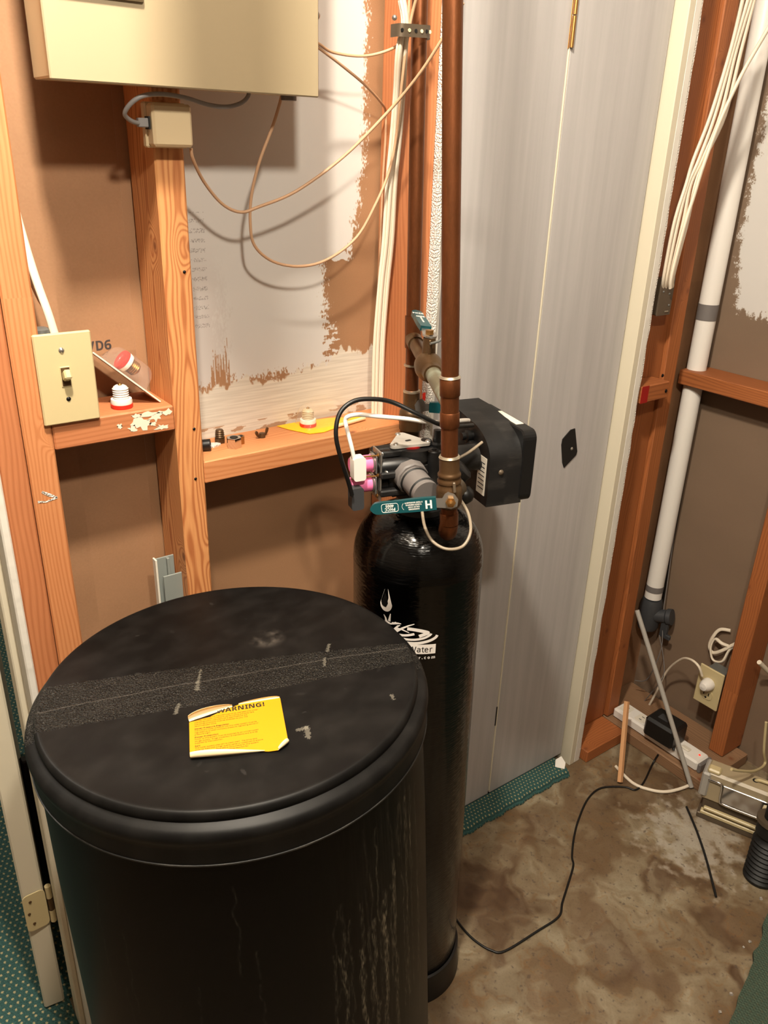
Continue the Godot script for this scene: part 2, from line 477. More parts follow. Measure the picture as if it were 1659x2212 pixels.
# stroke of varying width through 2D points, flat in x and y
func stroke(raw: Array, widths: Array) -> ArrayMesh:
	var st := begin()
	var l := []
	var r := []
	for i in raw.size():
		var t: Vector2 = (raw[min(i + 1, raw.size() - 1)] - raw[max(i - 1, 0)]).normalized()
		var nrm := Vector2(-t.y, t.x)
		l.append(raw[i] + nrm * widths[i] / 2)
		r.append(raw[i] - nrm * widths[i] / 2)
	var n := Vector3(0, 0, 1)
	for i in raw.size() - 1:
		quad(st, Vector3(l[i].x, l[i].y, 0), Vector3(r[i].x, r[i].y, 0), Vector3(r[i + 1].x, r[i + 1].y, 0), Vector3(l[i + 1].x, l[i + 1].y, 0), n, n, n, n, Vector2.ZERO, Vector2.ZERO, Vector2.ZERO, Vector2.ZERO)
	st.index()
	return st.commit()

# timber from a to b (centre of the ends), w across, d deep
func board(called, label, group, a: Vector3, b: Vector3, w: float, d: float, mat, off := Vector2.ZERO):
	var y := (b - a).normalized()
	var z := Vector3(0, 0, 1)
	z = (z - y * z.dot(y)).normalized() if abs(y.z) < 0.9 else Vector3.UP
	var bs := Basis(y.cross(z), y, z)
	var o = solo(called, label, "timber", box(Vector3(w, a.distance_to(b), d), 0.0022, 1, off), mat, (a + b) / 2, bs, group)
	return o

# ---------------------------------------------------------------- materials
func plain(c: Color, rough := 0.6, metal := 0.0) -> StandardMaterial3D:
	var m := StandardMaterial3D.new()
	m.albedo_color = c
	m.roughness = rough
	m.metallic = metal
	return m

func field(sd: int, freq: float, oct := 4) -> FastNoiseLite:
	var n := FastNoiseLite.new()
	n.seed = sd
	n.noise_type = FastNoiseLite.TYPE_SIMPLEX_SMOOTH
	n.frequency = freq
	n.fractal_octaves = oct
	return n

func picture(w: int, h: int, f: Callable) -> Image:
	var bytes := PackedByteArray()
	bytes.resize(w * h * 3)
	var i := 0
	for y in h:
		for x in w:
			var c: Color = f.call(x, y)
			bytes[i] = clampi(int(c.r * 255.0), 0, 255)
			bytes[i + 1] = clampi(int(c.g * 255.0), 0, 255)
			bytes[i + 2] = clampi(int(c.b * 255.0), 0, 255)
			i += 3
	return Image.create_from_data(w, h, false, Image.FORMAT_RGB8, bytes)

func textured(img: Image, rough: float, sx: float, sy: float, ox := 0.0, oy := 0.0) -> StandardMaterial3D:
	var m := plain(Color.WHITE, rough)
	m.albedo_texture = ImageTexture.create_from_image(img)
	m.uv1_scale = Vector3(sx, sy, 1)
	m.uv1_offset = Vector3(ox, oy, 0)
	return m

func bumpy(m: StandardMaterial3D, noise_freq: float, strength: float, sd := 3, size := 256, cellular := false):
	var n := field(sd, noise_freq, 3)
	if cellular:
		n.noise_type = FastNoiseLite.TYPE_CELLULAR
	var im: Image = n.get_seamless_image(size, size)
	im.convert(Image.FORMAT_RGBA8)
	im.bump_map_to_normal_map(strength)
	m.normal_enabled = true
	m.normal_texture = ImageTexture.create_from_image(im)
	m.normal_scale = 1.0

# fir: mode 0 close straight grain, mode 1 flat-sawn flame figure with knots
func fir(sd: int, mode: int, pale: Color, dark: Color) -> StandardMaterial3D:
	var w := 176
	var h := 1408
	var big := field(sd, 1.0, 2)
	var fine := field(sd + 7, 1.0, 2)
	var knots := [Vector2(0.105, 0.62), Vector2(0.03, 1.10), Vector2(0.09, 0.17)]
	var img := picture(w, h, func(px: float, py: float):
		var x := px * 0.14 / w
		var y := py * 1.4 / h
		var warp := big.get_noise_2d(x * 14.0, y * 2.2)
		var t := 0.0
		if mode == 0:
			t = x * 150.0 + warp * 1.6 + big.get_noise_2d(x * 3.0 + 40.0, y * 0.7) * 3.0
		else:
			var cx := x - 0.068 - big.get_noise_2d(7.0, y * 1.3) * 0.02
			t = y * 5.0 - sqrt(cx * cx + 0.00004) * 150.0 + warp * 2.6 + big.get_noise_2d(x * 6.0, y * 4.0 + 9.0) * 1.5
		var knot := 0.0
		for k in knots:
			var dx: float = x - k.x
			var dy: float = (y - k.y) * 0.8
			var d := sqrt(dx * dx + dy * dy)
			var near := exp(-d * d / 0.00028)
			t = lerp(t, d * 420.0 + warp, near)
			knot = max(knot, exp(-d * d / 0.00003))
		var s := 0.5 + 0.5 * sin(t * TAU)
		s = pow(s, 2.2) * 0.75
		var fib := fine.get_noise_2d(x * 900.0, y * 14.0) * 0.16
		var patch := big.get_noise_2d(x * 9.0 + 3.0, y * 1.5 + 80.0) * 0.22
		var c := pale.lerp(dark, clampf(s * (0.95 if mode == 1 else 0.6) + fib + patch + 0.1, 0.0, 1.0))
		return c.lerp(Color(0.42, 0.22, 0.11), knot * 0.75))
	var m := textured(img, 0.62, 1.0 / 0.14, 1.0 / 1.4)
	return m

func make_materials():
	M.porcelain = plain(Color(0.9, 0.88, 0.84), 0.3)
	M.fir_a = fir(5, 0, Color(0.781, 0.530, 0.344), Color(0.651, 0.381, 0.205))
	M.fir_b = fir(23, 1, Color(0.818, 0.577, 0.363), Color(0.614, 0.344, 0.177))
	M.fir_red = fir(41, 0, Color(0.725, 0.465, 0.298), Color(0.605, 0.344, 0.195))
	M.fir_old = fir(57, 0, Color(0.64, 0.38, 0.20), Color(0.47, 0.25, 0.11))
	M.fir_gray = fir(77, 0, Color(0.55, 0.42, 0.31), Color(0.40, 0.29, 0.20))
	M.white_paint = plain(Color(0.85, 0.83, 0.79), 0.45)
	bumpy(M.white_paint, 0.02, 1.0, 4)
	M.white_paint.uv1_triplanar = true
	M.white_paint.uv1_scale = Vector3(4, 4, 4)
	M.cream_paint = plain(Color(0.80, 0.765, 0.68), 0.4)
	M.rough_plaster = plain(Color(0.87, 0.84, 0.80), 0.85)
	bumpy(M.rough_plaster, 0.08, 9.0, 9)
	M.rough_plaster.uv1_triplanar = true
	M.rough_plaster.uv1_scale = Vector3(12, 12, 12)
	M.cream_steel = plain(Color(0.625, 0.565, 0.455), 0.4)
	M.ivory = plain(Color(0.755, 0.69, 0.525), 0.4)
	M.beige_plastic = plain(Color(0.80, 0.72, 0.58), 0.45)
	M.copper = copper_material()
	M.brass = plain(Color(0.66, 0.49, 0.28), 0.36, 0.9)
	M.bronze = dusty(Color(0.34, 0.245, 0.15), Color(0.42, 0.36, 0.27), 47)
	M.bronze.metallic = 0.6
	M.bronze.roughness = 0.42
	M.solder = plain(Color(0.72, 0.68, 0.60), 0.35, 0.8)
	M.verdigris = dusty(Color(0.36, 0.33, 0.26), Color(0.58, 0.63, 0.57), 44)
	M.steel = plain(Color(0.74, 0.73, 0.71), 0.3, 0.9)
	M.galv = plain(Color(0.52, 0.53, 0.52), 0.45, 0.7)
	M.chrome = plain(Color(0.82, 0.81, 0.80), 0.12, 1.0)
	M.dull_brown_steel = plain(Color(0.38, 0.33, 0.27), 0.5, 0.4)
	M.dark_screw = plain(Color(0.08, 0.07, 0.07), 0.4, 0.6)
	M.black_plastic = plain(Color(0.045, 0.045, 0.048), 0.42)
	M.dusty_black = dusty(Color(0.05, 0.05, 0.052), Color(0.27, 0.25, 0.23), 12)
	M.scuffed = dusty(Color(0.05, 0.05, 0.05), Color(0.36, 0.34, 0.31), 66)
	M.black_rubber = plain(Color(0.03, 0.03, 0.03), 0.6)
	M.dark_gray = plain(Color(0.21, 0.215, 0.225), 0.5)
	M.gray_plastic = plain(Color(0.42, 0.40, 0.39), 0.5)
	M.light_gray = plain(Color(0.62, 0.60, 0.57), 0.5)
	M.gray_trim = plain(Color(0.50, 0.52, 0.50), 0.45)
	M.pink = plain(Color(0.93, 0.47, 0.67), 0.4)
	M.teal = plain(Color(0.05, 0.26, 0.28), 0.3)
	M.white_plastic = plain(Color(0.88, 0.86, 0.83), 0.4)
	M.white_cable = plain(Color(0.88, 0.83, 0.75), 0.5)
	M.tan_wire = plain(Color(0.75, 0.60, 0.47), 0.5)
	M.gray_cable = plain(Color(0.52, 0.51, 0.51), 0.5)
	M.gray_tube = plain(Color(0.55, 0.50, 0.43), 0.45)
	M.black_cable = plain(Color(0.035, 0.033, 0.03), 0.45)
	M.print_white = plain(Color(0.90, 0.87, 0.84), 0.5)
	M.print_black = plain(Color(0.05, 0.045, 0.03), 0.6)
	M.print_faint = plain(Color(0.22, 0.13, 0.01), 0.6)
	M.stamp = plain(Color(0.22, 0.19, 0.18), 0.8)
	M.yellow = plain(Color(0.80, 0.555, 0.0), 0.5)
	M.card_yellow = plain(Color(0.95, 0.72, 0.10), 0.5)
	M.label_back = plain(Color(0.93, 0.84, 0.66), 0.6)
	M.label_white = plain(Color(0.85, 0.82, 0.76), 0.6)
	M.red = plain(Color(0.80, 0.16, 0.10), 0.45)
	M.red_paint = plain(Color(0.56, 0.07, 0.06), 0.5)
	M.card = plain(Color(0.78, 0.66, 0.52), 0.7)
	M.wood_stick = plain(Color(0.80, 0.60, 0.42), 0.6)
	M.clear = plain(Color(1, 1, 1, 0.05), 0.05)
	M.clear.transparency = BaseMaterial3D.TRANSPARENCY_ALPHA
	M.led = plain(Color(0.9, 0.1, 0.05), 0.4)
	M.led.emission_enabled = true
	M.led.emission = Color(1.0, 0.15, 0.08)
	M.led.emission_energy_multiplier = 1.5
	M.paper = paper_material()
	M.painted_sheet = painted_sheet_material()
	M.right_sheet = right_sheet_material()
	M.door = door_material()
	M.concrete = concrete_material()
	M.carpet = carpet_material(Color(0.14, 0.255, 0.245), Color(0.66, 0.61, 0.46))
	M.carpet_pale = carpet_material(Color(0.20, 0.25, 0.205), Color(0.29, 0.32, 0.25))
	M.lid = lid_material()
	M.tank_body = tank_body_material()
	M.shell = plain(Color(0.010, 0.009, 0.009), 0.2)
	M.lid.metallic_specular = 0.3
	M.tank_body.metallic_specular = 0.25
	M.shell.metallic_specular = 0.33
	M.shell.clearcoat_enabled = true
	M.shell.clearcoat = 0.25
	M.shell.clearcoat_roughness = 0.1
	bumpy(M.shell, 0.03, 2.0, 8)
	M.shell.uv1_scale = Vector3(2, 30, 1)
	M.room_white = plain(Color(0.82, 0.79, 0.74), 0.7)
	M.basement = plain(Color(0.50, 0.46, 0.42), 0.9)
	M.joist = M.fir_old

func copper_material() -> StandardMaterial3D:
	var n := field(91, 1.0, 4)
	var img := picture(128, 512, func(x: float, y: float):
		var v := n.get_noise_3d(cos(x * TAU / 128) * 1.2, sin(x * TAU / 128) * 1.2, y * 0.02)
		var f := n.get_noise_2d(x * 0.9, y * 0.12)
		var c := Color(0.46, 0.265, 0.145).lerp(Color(0.37, 0.215, 0.115), clampf(0.5 + v * 0.6, 0, 1))
		return c.lerp(Color(0.66, 0.42, 0.27), clampf(f * 0.25, 0, 0.2)))
	var m := textured(img, 0.42, 1.0, 1.6)
	m.metallic = 0.75
	return m

func dusty(base: Color, dust: Color, sd: int) -> StandardMaterial3D:
	var n := field(sd, 0.012, 4)
	var g := field(sd + 1, 0.35, 2)
	var img := picture(256, 256, func(x: float, y: float):
		var k := clampf(n.get_noise_2d(x, y) * 0.9 + g.get_noise_2d(x, y) * 0.28 + 0.08, 0, 1)
		return base.lerp(dust, k))
	var m := textured(img, 0.5, 6, 6)
	m.uv1_triplanar = true
	return m

func paper_color(n: FastNoiseLite, g: FastNoiseLite, x: float, y: float) -> Color:
	var k := n.get_noise_2d(x * 3.0, y * 6.0)
	var f := g.get_noise_2d(x * 500.0, y * 500.0)
	return Color(0.635, 0.475, 0.345).lerp(Color(0.555, 0.41, 0.29), clampf(0.5 + k * 0.6 + f * 0.25, 0, 1))

func paper_material() -> StandardMaterial3D:
	var n := field(2, 1.0, 3)
	var g := field(3, 1.0, 2)
	var img := picture(256, 512, func(px: float, py: float):
		return paper_color(n, g, px * 0.5 / 256, py * 1.0 / 512))
	return textured(img, 0.75, 2.0, 1.0)

# brown paper face with rolled white paint and joint compound laid over it; the sheet spans x 0.40-0.86, y 0.62-1.82
func painted_sheet_material() -> StandardMaterial3D:
	var n := field(2, 1.0, 3)
	var g := field(3, 1.0, 2)
	var e := field(12, 1.0, 4)
	var s := field(19, 1.0, 2)
	var w := 460
	var h := 1200
	var img := picture(w, h, func(px: float, py: float):
		var x := 0.40 + px * 0.46 / w
		var y := 1.82 - py * 1.2 / h
		var c := paper_color(n, g, x, y)
		var rag := e.get_noise_2d(x * 60.0, y * 24.0) * 0.012 + s.get_noise_2d(x * 260.0, y * 130.0) * 0.010
		# rolled paint above; its right edge steps back lower down
		var right := 0.797
		if y < 1.47:
			right = lerpf(0.797, 0.772, clampf((1.47 - y) / 0.13, 0, 1))
		if y < 1.328 + e.get_noise_2d(x * 25.0, 3.0) * 0.012:
			right = 0.722 + (0.03 * clampf((1.28 - y) / 0.08, 0, 1) * clampf(0.5 + e.get_noise_2d(x * 30.0, y * 90.0) * 1.6, 0, 1))
		var low := 1.145 + e.get_noise_2d(x * 22.0, 9.0) * 0.018
		if x < 0.545 and x > 0.512:
			low += 0.06 * clampf(0.5 + s.get_noise_2d(x * 420.0, y * 10.0) * 1.2, 0, 1)
		var dep: float = min(right - x + rag, (y - low) * 0.8 + rag)
		if x < 0.43:
			return c
		var dry := s.get_noise_2d(x * 420.0, y * 160.0) * 0.5 + 0.5
		var cover := clampf(dep / 0.012, 0, 1)
		cover = cover if cover > 0.999 else clampf((cover * 1.5 - dry * 0.9) * 2.2, 0, 1)
		var white := Color(0.80, 0.785, 0.765)
		# thin first coat shows at the left beside the stud
		var thin := clampf((0.545 - x + rag * 1.5) / 0.02, 0, 1) * clampf((1.36 - y) / 0.1, 0, 1)
		white = white.lerp(Color(0.76, 0.73, 0.71), thin * 0.8)
		c = c.lerp(white, cover)
		# joint compound along the bottom
		var top := 1.155 + e.get_noise_2d(x * 18.0, 31.0) * 0.02 + s.get_noise_2d(x * 120.0, y * 60.0) * 0.006
		if x > 0.66:
			top += 0.022 * clampf((x - 0.66) / 0.1, 0, 1) + 0.016 * e.get_noise_2d(x * 55.0, 7.0)
		var mud := clampf((top - y) / 0.003, 0, 1)
		if y < 1.05:
			mud = 0.0
		if y < 1.085 and e.get_noise_2d(x * 14.0, y * 60.0) > 0.22:
			mud *= 0.25
		var streak := s.get_noise_2d(x * 8.0, y * 240.0)
		c = c.lerp(Color(0.84, 0.81, 0.755).lerp(Color(0.78, 0.745, 0.69), clampf(0.5 + streak, 0, 1)), mud)
		# pencilled columns beside the stud
		if x > 0.492 and x < 0.516 and y < 1.405 and y > 1.24:
			var row := fposmod(y, 0.0135)
			if row < 0.0055 and s.get_noise_2d(x * 900.0, floor(y / 0.0135) * 30.0 + row * 700.0) > 0.18:
				c = c.lerp(Color(0.42, 0.39, 0.38), 0.55)
		return c)
	return textured(img, 0.6, 1.0 / 0.46, 1.0 / 1.2, 0.5, 0.5)

func right_sheet_material() -> StandardMaterial3D:
	var n := field(2, 1.0, 3)
	var g := field(3, 1.0, 2)
	var e := field(33, 1.0, 4)
	var s := field(34, 1.0, 2)
	# sheet spans z -1.19..-0.39 (u) and y 0..2.0 (v)
	var img := picture(400, 1000, func(px: float, py: float):
		var z := -1.19 + px * 0.8 / 400
		var y := 2.0 - py * 2.0 / 1000
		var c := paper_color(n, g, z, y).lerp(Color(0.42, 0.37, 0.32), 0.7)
		var rag := e.get_noise_2d(z * 40.0, y * 30.0) * 0.016 + s.get_noise_2d(z * 260.0, y * 200.0) * 0.010
		var left := -1.135 if y > 1.3 else lerpf(-1.135, -1.105, (1.3 - y) / 0.15)
		var dep: float = min(z - left + rag, y - 1.158 - 0.02 * e.get_noise_2d(z * 60.0, 2.0) + rag)
		return c.lerp(Color(0.80, 0.785, 0.765), clampf(dep / 0.004, 0, 1)))
	return textured(img, 0.65, 1.0 / 0.8, 0.5, 0.5, 0.5)

func door_material() -> StandardMaterial3D:
	var n := field(61, 1.0, 3)
	var img := picture(384, 768, func(x: float, y: float):
		var a := n.get_noise_2d(x * 0.16, y * 0.004)
		var b := n.get_noise_2d(x * 0.05 + 90.0, y * 0.004)
		var f := n.get_noise_2d(x * 0.9, y * 0.05 + 400.0)
		var k := 0.675 + a * 0.010 + b * 0.034 + f * 0.006
		return Color(k, k * 0.975, k * 0.965))
	var m := textured(img, 0.40, 1.7, 0.45, 0.0, 0.5)
	return m

func concrete_material() -> StandardMaterial3D:
	var n := field(101, 1.0, 5)
	var f := field(102, 1.0, 3)
	var w := field(103, 1.0, 3)
	# damp rust and mud stains: x, z, radius, strength
	var stains := [[0.97, -0.93, 0.10, 0.9], [1.02, -0.86, 0.09, 0.85], [0.92, -0.80, 0.08, 0.7], [1.30, -0.70, 0.06, 0.6], [1.36, -0.66, 0.05, 0.6], [1.10, -0.62, 0.07, 0.45], [1.33, -0.52, 0.05, 0.6], [1.24, -0.44, 0.04, 0.95], [1.42, -0.60, 0.05, 0.55], [1.20, -0.95, 0.08, 0.5], [1.50, -0.95, 0.07, 0.6], [1.44, -0.90, 0.05, 0.5], [0.86, -0.70, 0.05, 0.4], [1.60, -0.85, 0.10, 0.6]]
	var img := picture(900, 900, func(px: float, py: float):
		var x := 0.55 + px * 1.35 / 900
		var z := -1.20 + py * 1.35 / 900
		var wx := w.get_noise_2d(x * 7.0, z * 7.0) * 0.07
		var wz := w.get_noise_2d(x * 7.0 + 50.0, z * 7.0) * 0.07
		var a := n.get_noise_2d((x + wx) * 5.0, (z + wz) * 5.0)
		var b := n.get_noise_2d((x + wx) * 16.0 + 30.0, (z + wz) * 16.0)
		var g := f.get_noise_2d(x * 160.0, z * 160.0)
		var c := Color(0.40, 0.32, 0.225).lerp(Color(0.56, 0.515, 0.425), clampf(0.45 + a * 1.3, 0, 1))
		c = c.lerp(Color(0.38, 0.28, 0.18), clampf(b * 0.9 - 0.05, 0, 0.45))
		var ridge: float = 1.0 - abs(n.get_noise_2d((x + wx * 1.6) * 4.5 + 9.0, (z + wz * 1.6) * 4.5))
		c = c.lerp(Color(0.49, 0.31, 0.13), clampf((ridge - 0.965) * 12.0, 0, 0.22))
		for s in stains:
			var d: float = Vector2(x + wx * 1.1 - s[0], z + wz * 1.1 - s[1]).length() / s[2]
			c = c.lerp(Color(0.27, 0.18, 0.10), clampf((1.0 - d) * 2.0, 0, 1) * s[3] * (0.6 + 0.5 * clampf(b + 0.4, 0, 1)))
		# pale mineral crust by the sump corner
		var salt := n.get_noise_2d(x * 22.0 + 70.0, z * 22.0) + 0.9 - Vector2(x - 1.50, z + 0.72).length() * 7.0
		c = c.lerp(Color(0.66, 0.63, 0.58), clampf(salt * 1.5, 0, 0.75))
		var grit := f.get_noise_2d(x * 60.0 + 500.0, z * 60.0)
		c = c.lerp(Color(0.25, 0.2, 0.17), clampf((grit - 0.42) * 3.0, 0, 0.5))
		return c.lerp(Color(c.r * 0.9, c.g * 0.9, c.b * 0.9), clampf(g, 0, 1)))
	# the floor box is 5 m by 6 m about x 0, z -1.2 (local)
	var m := textured(img, 0.62, 1.0 / 1.35, 1.0 / 1.35)
	bumpy(m, 0.02, 3.0, 5)
	return m

func carpet_material(ground: Color, dot: Color) -> StandardMaterial3D:
	var n := field(71, 0.25, 2)
	var p := field(72, 0.02, 3)
	# one repeat is 0.096 m: rows of dots, every other row set off by half
	var img := picture(192, 192, func(x: float, y: float):
		var row := int(y / 24)
		var cx := fposmod(x + (12 if row % 2 else 0), 24.0) - 12.0
		var cy := fposmod(y, 24.0) - 12.0
		var k := n.get_noise_2d(x, y)
		var c := ground.lerp(ground * 1.5, clampf(0.5 + k, 0, 1))
		var d := sqrt(cx * cx + cy * cy * 0.7)
		return c.lerp(dot, clampf((5.2 + k * 3.0 - d) * 0.6, 0, 1)))
	var hgt := picture(192, 192, func(x: float, y: float):
		var row := int(y / 12)
		var cx := fposmod(x + (6 if row % 2 else 0), 12.0) - 6.0
		var cy := fposmod(y, 12.0) - 6.0
		var v := clampf(1.0 - sqrt(cx * cx + cy * cy) / 7.0, 0, 1) + n.get_noise_2d(x, y) * 0.2
		return Color(v, v, v))
	var m := textured(img, 0.95, 1.0 / 0.100, 1.0 / 0.100)
	hgt.convert(Image.FORMAT_RGBA8)
	hgt.bump_map_to_normal_map(5.0)
	m.normal_enabled = true
	m.normal_texture = ImageTexture.create_from_image(hgt)
	return m

# lid: local x, z in -0.24..0.24; scuffs, dust smears and the rough strip of old tape glue across it
func lid_material() -> StandardMaterial3D:
	var n := field(131, 1.0, 4)
	var f := field(132, 1.0, 3)
	var w := 720
	var dir := Vector2(0.941, 0.338).normalized()
	var nor := Vector2(-dir.y, dir.x)
	var o := Vector2(-0.039, -0.009)
	var scr := []
	var r := RandomNumberGenerator.new()
	r.seed = 5
	for k in 26:
		scr.append([Vector2(r.randf_range(-0.18, 0.2), r.randf_range(-0.2, 0.18)), r.randf_range(0.0015, 0.005), r.randf_range(0, PI), r.randf_range(0.25, 0.7)])
	# heavier white scrapes across the strip, and the dried ring behind it
	var marks := [[Vector2(-0.047, 0.004), Vector2(-0.040, -0.010), 0.0026], [Vector2(-0.040, -0.010), Vector2(-0.027, -0.030), 0.0016], [Vector2(-0.085, 0.030), Vector2(-0.076, 0.018), 0.0022], [Vector2(0.100, 0.054), Vector2(0.108, 0.040), 0.0016], [Vector2(0.120, 0.028), Vector2(0.131, 0.016), 0.0018], [Vector2(0.015, 0.156), Vector2(0.021, 0.142), 0.0032], [Vector2(0.021, 0.142), Vector2(0.012, 0.140), 0.0026], [Vector2(0.129, 0.157), Vector2(0.132, 0.150), 0.0020]]
	var img := picture(w, w, func(px: float, py: float):
		var p := Vector2(px * 0.48 / w - 0.24, py * 0.48 / w - 0.24)
		var smear := n.get_noise_2d(p.x * 16.0 + 4.0, p.y * 22.0)
		var c := Color(0.040, 0.038, 0.036).lerp(Color(0.095, 0.09, 0.086), clampf(0.35 + smear * 0.9, 0, 1))
		var v := (p - o).dot(nor)
		var u := (p - o).dot(dir)
		var jag := n.get_noise_2d(u * 120.0, 0.0) * 0.003
		if v > lerpf(-0.050, -0.010, clampf((u + 0.18) / 0.44, 0, 1)) + jag and v < 0.046 - 0.05 * abs(u) + jag:
			var grain := f.get_noise_2d(u * 420.0, v * 150.0)
			var crust := f.get_noise_2d(u * 600.0 + 90.0, v * 600.0)
			c = c.lerp(Color(0.17, 0.16, 0.145), clampf(0.4 + grain * 0.8, 0, 0.85))
			c = c.lerp(Color(0.62, 0.58, 0.5), clampf((crust - 0.42) * 2.6, 0, 0.6))
			if abs(v - n.get_noise_2d(u * 8.0, 3.0) * 0.003) < 0.0010:
				c = c.lerp(Color(0.32, 0.30, 0.28), 0.6)
		for s in scr:
			var q: Vector2 = (p - s[0]).rotated(s[2])
			var d := (Vector2(q.x, q.y * 2.2)).length() + f.get_noise_2d(p.x * 500.0, p.y * 500.0) * 0.002
			if d < s[1]:
				c = c.lerp(Color(0.26, 0.25, 0.24), s[3] * 0.6)
		for k in marks:
			var g := Geometry2D.get_closest_point_to_segment(p, k[0], k[1])
			var d := p.distance_to(g) + f.get_noise_2d(p.x * 300.0, p.y * 300.0) * 0.003
			if d < k[2]:
				c = c.lerp(Color(0.50, 0.48, 0.43), 0.6)
		var rp := p - Vector2(0.073, -0.046)
		var rd := Vector2(rp.x, rp.y * 1.0).length()
		var ring := clampf(1.0 - abs(rd - 0.013) / 0.014, 0, 1) * clampf(0.5 + rp.y * 24.0 + n.get_noise_2d(p.x * 60.0, p.y * 60.0), 0, 1)
		c = c.lerp(Color(0.33, 0.305, 0.28), ring * 0.75)
		return c)
	var m := textured(img, 0.46, 1.0, 1.0)
	var bump := picture(480, 480, func(px: float, py: float):
		var p := Vector2(px * 0.48 / 480 - 0.24, py * 0.48 / 480 - 0.24)
		var v := (p - o).dot(nor)
		var u := (p - o).dot(dir)
		var hgt := 0.5
		if v > lerpf(-0.050, -0.010, clampf((u + 0.18) / 0.44, 0, 1)) and v < 0.046 - 0.05 * abs(u):
			hgt = 0.5 + f.get_noise_2d(u * 520.0, v * 330.0) * 0.5
		return Color(hgt, hgt, hgt))
	bump.convert(Image.FORMAT_RGBA8)
	bump.bump_map_to_normal_map(4.5)
	m.normal_enabled = true
	m.normal_texture = ImageTexture.create_from_image(bump)
	return m

# brine tank wall: u is the angle, v the run down the wall; dried salt drips on the side toward the floor drain
func tank_body_material() -> StandardMaterial3D:
	var n := field(151, 1.0, 3)
	var r := RandomNumberGenerator.new()
	r.seed = 77
	var drips := []
	for k in 34:
		drips.append([r.randf_range(0.150, 0.262), r.randf_range(0.03, 0.24), r.randf_range(0.04, 0.34), r.randf_range(0.0006, 0.0022), r.randf_range(0.2, 0.65)])
	for k in 4:
		drips.append([0.196 + k * 0.013, 0.12 + 0.03 * k, 0.42, 0.0026, 0.8])
	for k in 6:
		drips.append([r.randf_range(0.26, 0.45), r.randf_range(0.05, 0.3), r.randf_range(0.05, 0.2), 0.001, 0.3])
	var w := 1400
	var h := 420
	var img := picture(w, h, func(px: float, py: float):
		var u := float(px) / w
		var v := py * 0.9 / h
		var c := Color(0.012, 0.011, 0.010)
		var side := exp(-pow((u - 0.19) / 0.055, 2.0))
		var film := n.get_noise_2d(u * 420.0, v * 7.0)
		c = c.lerp(Color(0.15, 0.13, 0.105), clampf(film * 1.1 + 0.12, 0, 0.55) * side)
		for d in drips:
			var du: float = abs(u - d[0] - n.get_noise_2d(d[0] * 900.0, v * 16.0) * 0.004)
			if du < d[3] and v > d[1] and v < d[1] + d[2]:
				var k: float = n.get_noise_2d(u * 700.0, v * 60.0) * 0.9 + 0.4
				c = c.lerp(Color(0.60, 0.56, 0.47), clampf(k, 0, 1) * d[4] * (1.0 - du / d[3] * 0.5))
		return c)
	return textured(img, 0.42, 1.0, 1.0 / 0.9)

# ---------------------------------------------------------------- the room
func slab(parent, called, lo: Vector3, hi: Vector3, mat, bevel := 0.0, grain := 1, off := Vector2.ZERO):
	return wpart(parent, called, box(hi - lo, bevel, grain, off), mat, (lo + hi) / 2)

func wall(called, lo: Vector3, hi: Vector3, mat):
	var o := MeshInstance3D.new()
	o.name = called
	o.mesh = box(hi - lo, 0.0)
	o.material_override = mat
	add_child(o)
	o.position = (lo + hi) / 2
	o.set_meta("kind", "structure")
	return o

